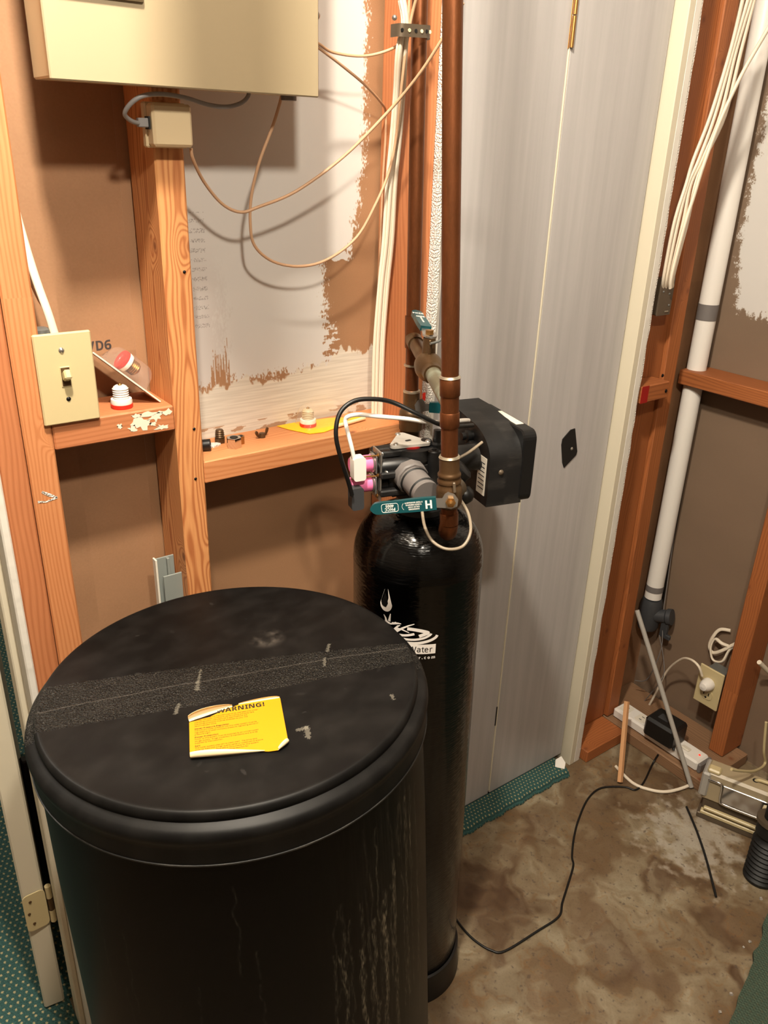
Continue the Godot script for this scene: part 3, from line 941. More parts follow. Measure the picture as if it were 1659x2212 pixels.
func build_shell():
	var fl := MeshInstance3D.new()
	fl.name = "floor"
	fl.mesh = box(Vector3(4.6, 0.1, 5.4), 0.0, 2)
	M.concrete.uv1_scale = Vector3(1.0 / 1.35, -1.0 / 1.35, 1)
	M.concrete.uv1_offset = Vector3((0.3 - 0.55) / 1.35, (-0.8 + 1.2) / 1.35, 0)
	fl.material_override = M.concrete
	add_child(fl)
	fl.position = Vector3(0.3, -0.05, -0.8)
	fl.set_meta("kind", "structure")
	wall("ceiling", Vector3(-1.5, 2.44, -3.4), Vector3(2.0, 2.54, 1.8), M.basement)
	wall("wall_left", Vector3(-1.5, 0, -3.4), Vector3(-1.4, 2.44, 1.8), M.basement)
	wall("wall_front", Vector3(-1.4, 0, 1.7), Vector3(2.0, 2.44, 1.8), M.basement)
	wall("wall_hall_far", Vector3(-1.4, 0, -3.4), Vector3(1.1, 2.44, -3.3), M.room_white)
	wall("wall_hall_right", Vector3(1.0, 0, -3.3), Vector3(1.1, 2.44, -1.215), M.room_white)
	wall("wall_back_left", Vector3(-1.4, 0, -1.157), Vector3(-0.66, 2.44, -1.045), M.basement)
	wall("wall_back_header", Vector3(-0.66, 2.06, -1.157), Vector3(0.171, 2.44, -1.045), M.room_white)
	wall("wall_closet_header", Vector3(0.857, 2.06, -1.17), Vector3(1.872, 2.44, -1.06), M.basement)
	var closet = wall("wall_closet_back", Vector3(0.857, 0, -1.235), Vector3(1.49, 2.44, -1.215), M.basement)
	closet.set_meta("kind", "structure")
	ceiling_bulb(Vector3(0.20, 2.195, 0.05), 1.6, Color(1.0, 0.955, 0.88), "bare bulb hanging on a short cord above the camera", 0.04)
	ceiling_bulb(Vector3(0.18, 2.44, -0.44), 4.2, Color(1.0, 0.955, 0.88), "bare bulb in a white ceiling lampholder above the black salt tank", 0.05)
	var du = thing("added_occluder", "unseen added duct stub hanging from the ceiling before the panel", "duct", Vector3(0.335, 1.90, -0.71))  # unseen cylinder added so a bulb casts a rounded shadow on the panel
	part(du, "occluder_wall", lathe([[0.0, 0.0], [0.039, 0.0], [0.040, 0.004], [0.040, 0.54], [0.0, 0.54]], 32), M.galv)
	part(du, "occluder_collar", lathe([[0.040, 0.51], [0.050, 0.51], [0.050, 0.54], [0.0, 0.54]], 32), M.galv)
	ceiling_bulb(Vector3(-0.35, 2.44, -2.1), 1.3, Color(1.0, 0.97, 0.92), "unseen fill bulb added over the green hall carpet", 0.08)  # unseen fill lamp added to brighten the hall carpet and lid rim

func build_back_wall():
	var w = struct("wall_back")
	slab(w, "drywall_sheet", Vector3(0.17, 0, SHEET - 0.012), Vector3(0.43, 2.44, SHEET), M.paper)
	slab(w, "drywall_sheet", Vector3(0.43, 0, SHEET - 0.012), Vector3(0.86, 0.62, SHEET), M.paper)
	slab(w, "drywall_sheet", Vector3(0.43, 1.82, SHEET - 0.012), Vector3(0.86, 2.44, SHEET), M.room_white)
	wpart(w, "painted_drywall_sheet", box(Vector3(0.46, 1.2, 0.012), 0.0), M.painted_sheet, Vector3(0.63, 1.22, SHEET - 0.0059))
	var st := letters("VD6", 0.0135, true)
	wpart(w, "paper_stamp", st, M.stamp, Vector3(0.3485, 1.2315, SHEET + 0.0002))
	var g := "fir studs of the open wall"
	board("wall_stud", "outermost fir stud at the left edge, beside the white door jamb", g, Vector3(0.1945, 0, -1.0945), Vector3(0.1945, 2.44, -1.0945), 0.033, 0.089, M.fir_red, Vector2(0.02, 0.3))
	board("wall_stud", "fir stud carrying the ivory light switch, with chalk tick lower down", g, Vector3(0.2300, 0, -1.0945), Vector3(0.2300, 2.44, -1.0945), 0.036, 0.089, M.fir_a, Vector2(0.07, 0.1))
	board("wall_stud", "flame-grained fir stud in the middle, below the small beige box", g, Vector3(0.4325, 0, -1.0945), Vector3(0.4325, 2.44, -1.0945), 0.039, 0.089, M.fir_b, Vector2(0.069, 0.32))
	board("wall_stud", "orange fir stud behind the rear copper riser and white cables", g, Vector3(0.8375, 0, -1.0945), Vector3(0.8375, 2.44, -1.0945), 0.039, 0.089, M.fir_red, Vector2(0.05, 0.9))
	board("bottom_plate", "fir bottom plate on the floor behind the salt tank", "", Vector3(0.211, 0.019, -1.0945), Vector3(0.857, 0.019, -1.0945), 0.038, 0.087, M.fir_old, Vector2(0.02, 0.5))
	# blocking
	var b1 = thing("wall_blocking", "short fir block left of centre stud, flecked with white paint, holding a fuse", "timber", Vector3(0.3305, 1.142, -1.0945))
	part(b1, "block", box(Vector3(0.164, 0.036, 0.089), 0.002, 0, Vector2(0.03, 0.2)), M.fir_red)
	paint_flecks(b1)
	solo("wall_blocking", "long fir block under the painted bay, used as a shelf for fittings", "timber", box(Vector3(0.3655, 0.035, 0.093), 0.002, 0, Vector2(0.06, 0.7)), M.fir_a, Vector3(0.6348, 1.0505, -1.0975))
	# chalk tick on the second stud
	var tick = thing("chalk_tick", "white chalk tick mark on the stud under the light switch", "mark", Vector3(0.228, 1.06, STUD + 0.0006))
	part(tick, "tick_stroke", wrapless(stroke([Vector2(-0.004, 0.012), Vector2(0.004, 0.006), Vector2(0.014, 0.0)], [0.003, 0.0042, 0.002])), M.rough_plaster)
	part(tick, "tick_stroke", wrapless(stroke([Vector2(-0.011, -0.001), Vector2(0.0, -0.003), Vector2(0.014, 0.0)], [0.003, 0.002, 0.003])), M.rough_plaster)
	# nail heads in the middle stud
	for p in [[0.4415, 1.338], [0.4400, 1.121], [0.437, 1.045]]:
		solo("nail_head", ["small nail head high on the flame-grained stud", "nail head beside the knot of the flame-grained stud", "bent nail low on the flame-grained stud"][[1.338, 1.121, 1.045].find(p[1])], "nail", screw(0.0022), M.dark_screw, Vector3(p[0], p[1], STUD + 0.0002), Basis(Vector3.RIGHT, PI / 2))
	# offcuts of grey trim standing behind the salt tank
	var t = thing("trim_offcut", "tall grey plastic channel offcut behind the black lid", "offcut", Vector3(0.393, 0.0, -1.088))
	part(t, "channel_back", box(Vector3(0.03, 0.915, 0.0025), 0.0005), M.gray_trim)
	part(t, "channel_lip", box(Vector3(0.003, 0.92, 0.012), 0.0005), M.label_white, Vector3(-0.0165, 0, 0.005))
	part(t, "channel_rib", box(Vector3(0.004, 0.912, 0.006), 0.0005), M.gray_trim, Vector3(0.004, 0, 0.004))
	for c in t.get_children():
		c.position.y += 0.455
	solo("trim_offcut", "shorter flat grey offcut leaning before the taller channel", "offcut", box(Vector3(0.034, 0.885, 0.003), 0.0005), M.gray_trim, Vector3(0.4010, 0.4440, -1.074))

# flat strokes used as they are
func wrapless(m: ArrayMesh) -> ArrayMesh:
	return m

func paint_flecks(parent):
	var r := RandomNumberGenerator.new()
	r.seed = 8
	var spots := [[0.035, 0.0, 0.016, 0.011], [0.055, 0.006, 0.014, 0.008], [0.062, -0.010, 0.012, 0.005], [0.022, -0.006, 0.008, 0.006], [0.045, 0.012, 0.02, 0.004], [0.071, 0.010, 0.008, 0.007], [0.004, 0.001, 0.004, 0.005], [0.028, 0.012, 0.010, 0.004], [0.05, -0.004, 0.006, 0.004]]
	for s in spots:
		var poly := []
		var n := 16
		for k in n:
			var a := TAU * k / n
			var q: float = r.randf_range(0.35, 1.1)
			poly.append(Vector2(clampf(s[0] + cos(a) * s[2] * q, -0.08, 0.0795), clampf(s[1] + sin(a) * s[3] * q, -0.0155, 0.0155)))
		if Geometry2D.triangulate_polygon(PackedVector2Array(poly)).size() > 0:
			part(parent, "paint_fleck", prism(poly, 0.0004), M.white_cable, Vector3(0, 0, 0.0447))

func build_closet_door():
	var z := -1.095
	var d = struct("door_1", Vector3(0.886, 0.0, z))
	slab(d, "door_leaf", Vector3(0.888, 0.02, z - 0.034), Vector3(1.1725, 2.03, z), M.door, 0.0025, 1, Vector2(0.1, 0))
	slab(d, "door_leaf", Vector3(1.1755, 0.02, z - 0.034), Vector3(1.4375, 2.03, z), M.door, 0.0025, 1, Vector2(0.53, 0.03))
	slab(d, "meeting_bead", Vector3(1.1715, 0.03, z - 0.02), Vector3(1.1755, 2.02, z + 0.0012), M.cream_paint, 0.0008)
	var h = slab(d, "hinge", Vector3(1.169, 1.655, z), Vector3(1.172, 1.80, z + 0.001), M.brass, 0.0005)
	for k in 3:
		wpart(h, "hinge_knuckle", pipe(0.0036, 0.046, 12), M.brass, Vector3(1.1745, 1.657 + 0.048 * k, z + 0.0035))
	slab(d, "knob_slot", Vector3(1.1685, 0.235, z), Vector3(1.1715, 0.29, z + 0.0012), M.black_rubber, 0.0)
	# jambs and the plastered edge next to the stud
	var j = struct("trim_1")
	slab(j, "jamb", Vector3(0.869, 0, -1.165), Vector3(0.887, 2.06, -1.052), M.white_paint, 0.002)
	var rough := PackedVector2Array()
	var poly := []
	var r := RandomNumberGenerator.new()
	r.seed = 21
	var n := 90
	for k in n + 1:
		poly.append(Vector2(-0.006 + r.randf_range(-0.0008, 0.0008), 2.06 * k / n))
	for k in n + 1:
		poly.append(Vector2(0.006 + r.randf_range(-0.0016, 0.0016), 2.06 * (n - k) / n))
	wpart(j, "plaster_edge", prism(poly, 0.016), M.rough_plaster, Vector3(0.8635, 0, -1.047))
	var t = struct("trim_2")
	slab(t, "jamb", Vector3(1.4395, 0, -1.17), Vector3(1.4575, 2.06, -1.0645), M.cream_paint, 0.0015)
	slab(t, "drywall_edge", Vector3(1.4575, 0, -1.085), Vector3(1.476, 2.06, -1.0650), M.white_paint, 0.0015)
	var ragged := []
	var rr := RandomNumberGenerator.new()
	rr.seed = 33
	for k in 61:
		ragged.append(Vector2(-0.004, 2.05 * k / 60))
	for k in 61:
		ragged.append(Vector2(0.002 + rr.randf_range(-0.002, 0.002), 2.05 * (60 - k) / 60))
	wpart(t, "plaster_edge", prism(ragged, 0.014), M.rough_plaster, Vector3(1.4785, 0, -1.0735))
	# dark felt patch screwed to the leaf
	var f = thing("felt_patch", "small black diamond-shaped patch with a screw on the grey door", "patch", Vector3(1.307, 0.916, z + 0.001))
	part(f, "patch", prism([Vector2(-0.026, 0.025), Vector2(-0.004, 0.042), Vector2(0.009, 0.043), Vector2(0.026, -0.012), Vector2(0.024, -0.020), Vector2(-0.010, -0.043), Vector2(-0.017, -0.03), Vector2(-0.027, 0.012)], 0.002), M.black_rubber)
	part(f, "screw", screw(0.0035), M.steel, Vector3(0.006, -0.002, 0.001), Basis(Vector3.RIGHT, PI / 2))

func build_right_corner():
	wall("wall_right_lower", Vector3(1.86, 0, -0.39), Vector3(1.96, 2.44, 1.7), M.basement)
	var w = struct("wall_right")
	wpart(w, "painted_drywall_sheet", box(Vector3(0.012, 2.0, 0.8), 0.0), M.right_sheet, Vector3(1.866, 1.0, -0.79))
	slab(w, "drywall_sheet", Vector3(1.86, 2.0, -1.19), Vector3(1.872, 2.44, -0.39), M.room_white)
	var c = struct("wall_corner")
	slab(c, "drywall_sheet", Vector3(1.47, 0, -1.215), Vector3(1.872, 2.44, -1.19), M.paper)
	var g := "corner studs"
	board("wall_stud", "wide fir corner stud right of the grey door jamb", g, Vector3(1.594, 0.038, -1.157), Vector3(1.562, 2.44, -1.157), 0.094, 0.064, M.fir_old, Vector2(0.03, 0.2))
	board("wall_stud", "narrow fir corner stud touching the white drain pipe bay", g, Vector3(1.668, 0.038, -1.152), Vector3(1.630, 2.44, -1.152), 0.046, 0.074, M.fir_old, Vector2(0.09, 0.6))
	board("wall_stud", "dark fir stud behind the ivory outlet at the right edge", g, Vector3(1.815, 0.036, -0.852), Vector3(1.815, 2.44, -0.852), 0.089, 0.042, M.fir_old, Vector2(0.05, 0.4))
	board("bottom_plate", "reddish fir bottom plate right of the door jamb", "", Vector3(1.485, 0.018, -1.10), Vector3(1.64, 0.018, -1.10), 0.036, 0.108, M.fir_old, Vector2(0.05, 0.1))
	board("bottom_plate", "worn fir bottom plate along the right wall under the power strip", "", Vector3(1.745, 0.017, -1.19), Vector3(1.745, 0.017, -0.80), 0.20, 0.034, M.fir_gray, Vector2(0.01, 0.8))
	var b = thing("wall_blocking", "little fir block with a red painted end beside the door jamb", "timber", Vector3(1.542, 1.0115, -1.095))
	part(b, "block", box(Vector3(0.098, 0.038, 0.05), 0.0015, 0, Vector2(0.02, 0.5)), M.fir_old)
	part(b, "red_paint", box(Vector3(0.024, 0.0386, 0.0008), 0.0), M.red_paint, Vector3(-0.036, 0, 0.0252))
	for k in 2:
		part(b, "screw", screw(0.0042), M.dark_screw, Vector3(0.040 + 0.006 * k, -0.002 + 0.03 * k, 0.0252 - 0.02 * k), Basis(Vector3.RIGHT, PI / 2))
	solo("wall_blocking", "long dusty fir block across the right wall, drain pipe passing behind", "timber", box(Vector3(0.088, 0.036, 0.30), 0.002, 2, Vector2(0.03, 0.3)), M.fir_old, Vector3(1.8155, 0.995, -1.02))
	# drain pipe
	var p = thing("drain_pipe", "white plastic drain pipe standing in the right corner with grey tape", "pipe", Vector3(1.812, 0.36, -1.150))
	part(p, "pipe", pipe(0.0235, 2.06, 28), M.white_plastic)
	part(p, "tape_band", pipe(0.0242, 0.038, 28), M.gray_plastic, Vector3(0, 0.775, 0))
	part(p, "tape_band", pipe(0.0242, 0.018, 28), M.gray_plastic, Vector3(0, 0.022, 0))
	part(p, "coupling", lathe([[0.0, -0.10], [0.026, -0.10], [0.030, -0.09], [0.031, -0.02], [0.026, -0.004], [0.0, -0.004]], 28), M.dark_gray)
	part(p, "side_outlet", lathe([[0.0, 0.0], [0.019, 0.0], [0.019, 0.03], [0.023, 0.034], [0.023, 0.046], [0.0, 0.046]], 20), M.dark_gray, Vector3(0.0, -0.05, 0.02), along(Vector3(0.3, 0.25, 1)))
	part(p, "clamp_bracket", box(Vector3(0.012, 0.06, 0.022), 0.002), M.dark_gray, Vector3(0.004, -0.075, 0.052))
	part(p, "clamp_ear", box(Vector3(0.01, 0.014, 0.03), 0.002), M.dark_gray, Vector3(0.004, -0.10, 0.06))
	# grey metal splice box on the corner stud
	var j = thing("splice_box", "dull grey metal box on the corner stud where white cables end", "box", Vector3(1.541, 1.219, -1.099))
	part(j, "case", box(Vector3(0.044, 0.076, 0.03), 0.002), M.dull_brown_steel)
	part(j, "cover", box(Vector3(0.046, 0.078, 0.002), 0.0006), M.dull_brown_steel, Vector3(0, 0, 0.016))
	for k in [[-0.012, 0.012], [0.014, -0.018], [0.010, 0.006]]:
		part(j, "screw", screw(0.0025), M.galv, Vector3(k[0], k[1], 0.017), Basis(Vector3.RIGHT, PI / 2))
	for k in [0.031, -0.031]:
		part(j, "clip", box(Vector3(0.012, 0.003, 0.002), 0.0005), M.solder, Vector3(0.008, k, 0.018))

func build_left_doorway():
	var t = struct("trim_3")
	slab(t, "jamb", Vector3(0.1665, 0, -1.157), Vector3(0.1775, 2.06, -1.044), M.white_paint, 0.002)
	slab(t, "door_stop", Vector3(0.1565, 0, -1.117), Vector3(0.1665, 2.06, -1.082), M.cream_paint, 0.002)
	var t2 = struct("trim_4")
	slab(t2, "jamb", Vector3(-0.66, 0, -1.157), Vector3(-0.642, 2.06, -1.044), M.white_paint, 0.002)
	slab(t2, "head_jamb", Vector3(-0.642, 2.042, -1.157), Vector3(0.160, 2.06, -1.044), M.white_paint, 0.002)
	var d = struct("door_2", Vector3(0.13, 0.0, -1.15))
	var swing := Basis(Vector3.UP, -0.14)
	wpart(d, "door_leaf", box(Vector3(0.0355, 2.016, 0.76), 0.003), M.cream_paint, Vector3(0.1298, 1.022, -1.150) + swing * Vector3(0, 0, -0.3825), swing)
	var h = wpart(d, "hinge", prism(round_rect(0.037, 0.084, 0.009), 0.002), M.ivory, Vector3(0.1305, 0.265, -1.1492))
	for k in [0.026, 0.0, -0.026]:
		wpart(h, "screw", screw(0.0026), M.bronze, Vector3(0.124 if k != 0 else 0.119, 0.265 + k, -1.1482), Basis(Vector3.RIGHT, PI / 2))
	for k in 3:
		wpart(h, "hinge_knuckle", pipe(0.0052, 0.027, 14), M.bronze if k == 1 else M.ivory, Vector3(0.1555, 0.223 + 0.0285 * k, -1.151))
	var c = thing("hall_carpet", "dark green loop carpet with rows of tan dots beyond the open door", "carpet", Vector3(-0.2, 0, -2.0))
	slab(c, "carpet_field", Vector3(-1.4, 0, -3.3), Vector3(1.0, 0.01, -1.160), M.carpet, 0.0, 2)
	slab(c, "carpet_threshold", Vector3(-0.64, 0, -1.160), Vector3(0.156, 0.01, -1.06), M.carpet, 0.0, 2)
	var k = thing("dark_gap_panel", "black panel added behind the hinged door gap to make it dark", "board", Vector3(0.2345, 0.01, -1.35))  # black panel added so the gap beside the door reads dark
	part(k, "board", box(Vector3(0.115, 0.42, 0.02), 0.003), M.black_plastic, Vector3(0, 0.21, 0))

# ---------------------------------------------------------------- salt (brine) tank
func planar(src: ArrayMesh, size: float) -> ArrayMesh:
	var a := src.surface_get_arrays(0)
	var v: PackedVector3Array = a[Mesh.ARRAY_VERTEX]
	var u: PackedVector2Array = a[Mesh.ARRAY_TEX_UV]
	for i in v.size():
		u[i] = Vector2(v[i].x / size + 0.5, v[i].z / size + 0.5)
	a[Mesh.ARRAY_TEX_UV] = u
	var out := ArrayMesh.new()
	out.add_surface_from_arrays(Mesh.PRIMITIVE_TRIANGLES, a)
	return out

# the tank stands a little out of plumb: its top leans toward the wall
func tank_lean(p: Vector3) -> Vector3:
	return Vector3(p.x - 0.035 * p.y, p.y + (0.035 * p.x + 0.036 * p.z) * p.y / 0.9, p.z - 0.036 * p.y)

func lid_point(x: float, z: float, lift := 0.0) -> Vector3:
	return Vector3(x, 0.9005 + 0.035 * (x - 0.3485) + 0.036 * (z + 0.7684) + 0.0035 * (1.0 - pow(Vector2(x - 0.3485, z + 0.7684).length() / 0.218, 2.0)) + lift, z)

func build_brine_tank():
	var t = thing("salt_tank", "big round black plastic salt tank with scuffed lid in the foreground", "tank", Vector3(0.38, 0, -0.736))
	part(t, "tank_wall", lathe([[0.2325, 0.862], [0.2330, 0.845], [0.2370, 0.70], [0.2420, 0.3], [0.2430, 0.03], [0.237, 0.0], [0.0, 0.0]], 96, tank_lean), M.tank_body)
	var prof := [[0.0, 0.9040], [0.05, 0.9038], [0.10, 0.9032], [0.15, 0.9022], [0.19, 0.9012], [0.2155, 0.9003], [0.2185, 0.9008], [0.2210, 0.9000], [0.2232, 0.8965], [0.2238, 0.8925], [0.2232, 0.8890], [0.2262, 0.8872], [0.2305, 0.8858], [0.2345, 0.8822], [0.2362, 0.8765], [0.2352, 0.8715], [0.2332, 0.8680], [0.2326, 0.8620], [0.2340, 0.8455], [0.2338, 0.8435], [0.2295, 0.8430]]
	for q in prof:
		q[0] *= 1.018
	part(t, "lid_lip", lathe([[0.2366, 0.8452], [0.2392, 0.8448], [0.2392, 0.8432], [0.2366, 0.8428]], 120, tank_lean), M.scuffed)
	# the lid is modelled about its own centre so that its scuffs lie where they are
	var lid := planar(lathe(prof, 120), 0.48)
	var la := lid.surface_get_arrays(0)
	var v: PackedVector3Array = la[Mesh.ARRAY_VERTEX]
	for i in v.size():
		v[i] = tank_lean(v[i])
	la[Mesh.ARRAY_VERTEX] = v
	var lm := ArrayMesh.new()
	lm.add_surface_from_arrays(Mesh.PRIMITIVE_TRIANGLES, la)
	part(t, "lid", lm, M.lid)
	build_warning_label()

func build_warning_label():
	var n := Vector3(-0.035, 1, -0.036).normalized()
	var x := Vector3(0.92, 0, 0.39)
	x = (x - n * x.dot(n)).normalized()
	var b := Basis(x, n.cross(x), n)
	var at := lid_point(0.307, -0.669, 0.0006)
	var o = thing("warning_label", "yellow warning sticker with curled edges lying on the black lid", "sticker", at)
	o.basis = b
	var page := [Vector2(-0.0520, -0.0330), Vector2(-0.0505, -0.0360), Vector2(0.004, -0.0372), Vector2(0.016, -0.0415), Vector2(0.030, -0.0458), Vector2(0.0400, -0.0462), Vector2(0.0520, -0.0350), Vector2(0.0520, 0.0440), Vector2(0.0505, 0.0450), Vector2(0.020, 0.0452), Vector2(0.006, 0.0445), Vector2(-0.014, 0.0370), Vector2(-0.030, 0.0290), Vector2(-0.0520, 0.0250)]
	part(o, "sheet", prism(page, 0.0004), M.yellow)
	var curl = func(a: Vector2, c: Vector2, inward: Vector2, r0: float, r1: float, turn: float) -> ArrayMesh:
		return sheet(func(u, w):
			var r: float = lerpf(r0, r1, u) * sin(PI * clampf(u * 0.9 + 0.08, 0, 1)) ** 0.35
			var ph: float = w * turn
			var p: Vector2 = a.lerp(c, u) - inward * r * sin(ph)
			p += inward * 0.0
			return Vector3(p.x, p.y, r * (1.0 - cos(ph)) + 0.0002), 14, 8)
	part(o, "curled_edge", curl.call(Vector2(-0.0512, -0.0345), Vector2(0.026, -0.0440), Vector2(0.03, 1).normalized(), 0.0060, 0.0014, 2.9), M.label_back)
	part(o, "curled_edge", curl.call(Vector2(-0.0518, 0.0262), Vector2(-0.003, 0.0415), Vector2(0.3, -0.95), 0.0062, 0.0034, 2.9), M.label_back)
	part(o, "curled_edge", curl.call(Vector2(0.004, 0.0440), Vector2(0.0515, 0.0446), Vector2(0, -1), 0.0012, 0.0024, 2.6), M.label_back)
	part(o, "curled_edge", curl.call(Vector2(0.0395, -0.0458), Vector2(0.0518, -0.0345), Vector2(-0.7, 0.7), 0.0030, 0.0044, 2.8), M.label_back)
	# print
	var head := letters("WARNING!", 0.0076, true)
	part(o, "heading", head, M.print_black, Vector3(0.006, 0.0372, 0.0003))
	var lines := [[0, "This water system is manufactured to be operated only under"], [0, "normal raw water conditions, performance and body care"], [0, "operating within manufacturer's specifications, the"], [0, "operating conditions must be accepted by you. The"], [0, "recommended limits."], [1, "Water Pressure Regulator"], [0, "The influent water pressure into this water system must be"], [0, "regulated by a water-company pressure regulating device (if"], [0, "pressure high)."], [1, "Power Protection"], [0, "Power to this system must be supplied by an uninterrupted"], [0, "(surge) supply.  Surge protection is mandatory and is to be"], [0, "supplied by the customer."], [1, "Salt"], [0, "This water system uses salt to clean itself.  The brine tank"], [0, "must be filled with a high quality pellet or cubed salt to ensure"], [0, "system operation.  Rock salt is not suitable for this system."], [0, "                         The injector should be kept full for"], [0, "                              maximum efficiency."]]
	var y := 0.0290
	for l in lines:
		if l[0] == 1:
			y -= 0.0014
		var tm := letters(l[1], 0.0022 if l[0] == 1 else 0.00185, l[0] == 1)
		tm.depth = 0.0001
		tm.curve_step = 4.0
		tm.horizontal_alignment = HORIZONTAL_ALIGNMENT_LEFT
		part(o, "small_print", tm, M.print_black if l[0] == 1 else M.print_faint, Vector3(-0.0465, y, 0.0003))
		y -= 0.0033

# ---------------------------------------------------------------- water softener
func softener_lean(p: Vector3) -> Vector3:
	return Vector3(p.x - 0.013 * p.y, p.y, p.z - 0.008 * p.y)

func art(px: float, py: float) -> Vector2:
	return Vector2((px - 838.0) * 0.000792 - 0.0454, 0.863 - (py - 1320.0) * 0.00075)

func build_softener():
	var t = thing("water_softener", "slim glossy black softener tank with valve head behind the salt tank", "water softener", Vector3(0.737, 0, -0.872))
	var r := 0.1015
	var prof := [[0.0, 0.01], [r - 0.006, 0.01], [r, 0.03], [r, 0.40], [r, 0.9115], [r + 0.0005, 0.9135], [r, 0.9155]]
	for k in 13:
		var a := PI / 2 * k / 12.0
		prof.append([0.034 + (r - 0.034) * cos(a), 0.918 + 0.078 * sin(a)])
	prof.append([0.0, 0.996])
	var sh = part(t, "tank_shell", lathe(prof, 72, softener_lean), M.shell)
	part(t, "base_boot", lathe([[r + 0.0005, 0.066], [r + 0.0045, 0.064], [r + 0.006, 0.058], [r + 0.007, 0.02], [r + 0.009, 0.0], [0.0, 0.0]], 72, softener_lean), M.black_plastic)
	# printed artwork, wrapped on the shell
	var off := Vector3(-0.013 * 0.84, 0, -0.008 * 0.84)
	var ang := deg_to_rad(130.0)
	var put = func(called, mesh, mat, lift := 0.0):
		part(sh, called, wrapped(mesh, r + lift, ang), mat, off)
	var c := art(838, 1303)
	var drop := []
	var inner := []
	for k in 28:
		var a := TAU * k / 28 + PI / 2
		var up: float = max(sin(a), 0.0)
		var w := 0.0100 * cos(a) * (1.0 - pow(up, 0.8) * 0.62)
		drop.append(c + Vector2(w, sin(a) * (0.0310 if sin(a) > 0 else 0.0125)))
		inner.append(c + Vector2(-0.0020 + w * 0.52 + 0.0008 * sin(a * 3.0), 0.002 + sin(a) * (0.0165 if sin(a) > 0 else 0.0070)))
	put.call("drop_print", prism(drop, 0.0001), M.print_white)
	put.call("drop_highlight_print", prism(inner, 0.0001), M.black_plastic, 0.0003)
	var rings := [[[820, 1378], [860, 1381], [896, 1382], [922, 1377], [936, 1370], [940, 1364]], [[826, 1371], [860, 1373], [890, 1374], [912, 1370], [925, 1363], [928, 1359]], [[840, 1365], [870, 1366], [884, 1364], [896, 1360]], [[905, 1365], [916, 1360], [922, 1357], [912, 1353], [896, 1350], [882, 1349]]]
	for q in rings.size():
		var raw := []
		var wd := []
		var m: Array = rings[q]
		for i in (m.size() - 1) * 5 + 1:
			var s := i / 5.0
			var i0 := int(min(floor(s), m.size() - 2))
			var p1 := Vector3(m[i0][0], m[i0][1], 0)
			var p2 := Vector3(m[i0 + 1][0], m[i0 + 1][1], 0)
			var p0 := Vector3(m[max(i0 - 1, 0)][0], m[max(i0 - 1, 0)][1], 0)
			var p3 := Vector3(m[min(i0 + 2, m.size() - 1)][0], m[min(i0 + 2, m.size() - 1)][1], 0)
			var e := p1.cubic_interpolate(p2, p0, p3, s - i0)
			raw.append(art(e.x, e.y))
			wd.append([0.0046, 0.0038, 0.004, 0.0055][q])
		put.call("ripple_print", stroke(raw, wd), M.print_white)
	var splash := [[[858, 1362], [872, 1350], [884, 1342], [895, 1337]], [[840, 1342], [838, 1334], [834, 1328]], [[846, 1340], [847, 1330], [848, 1322]], [[838, 1342], [850, 1345], [860, 1338]], [[852, 1343], [864, 1340], [870, 1340]], [[858, 1354], [870, 1352], [886, 1358]], [[856, 1358], [864, 1346], [868, 1344]]]
	for m in splash:
		var raw := []
		var wd := []
		for i in m.size():
			raw.append(art(m[i][0], m[i][1]))
			wd.append(0.0042 * (1.0 - 0.7 * i / (m.size() - 1.0)))
		put.call("splash_print", stroke(raw, wd), M.print_white)
	var lo := art(938.5, 1407)
	var hi := art(938.5, 1384.5)
	put.call("name_panel_print", sheet(func(u, v): return Vector3(lo.x - 0.085 * u, lerpf(lo.y, hi.y, v), 0.0), 24, 1), M.print_white)
	var tx := letters("Water", 0.0098, false)
	tx.horizontal_alignment = HORIZONTAL_ALIGNMENT_RIGHT
	tx.depth = 0.0001
	part(sh, "name_lettering", wrapped(tx, r + 0.0004, ang, Vector2(lo.x - 0.0045, (lo.y + hi.y) / 2)), M.print_black, off)
	var tc := letters("r.com", 0.0052, true, false, 5)
	tc.horizontal_alignment = HORIZONTAL_ALIGNMENT_RIGHT
	tc.depth = 0.0001
	part(sh, "address_lettering", wrapped(tc, r, ang, Vector2(lo.x + 0.0005, lo.y - 0.0065)), M.print_white, off)
	build_valve_head(t)

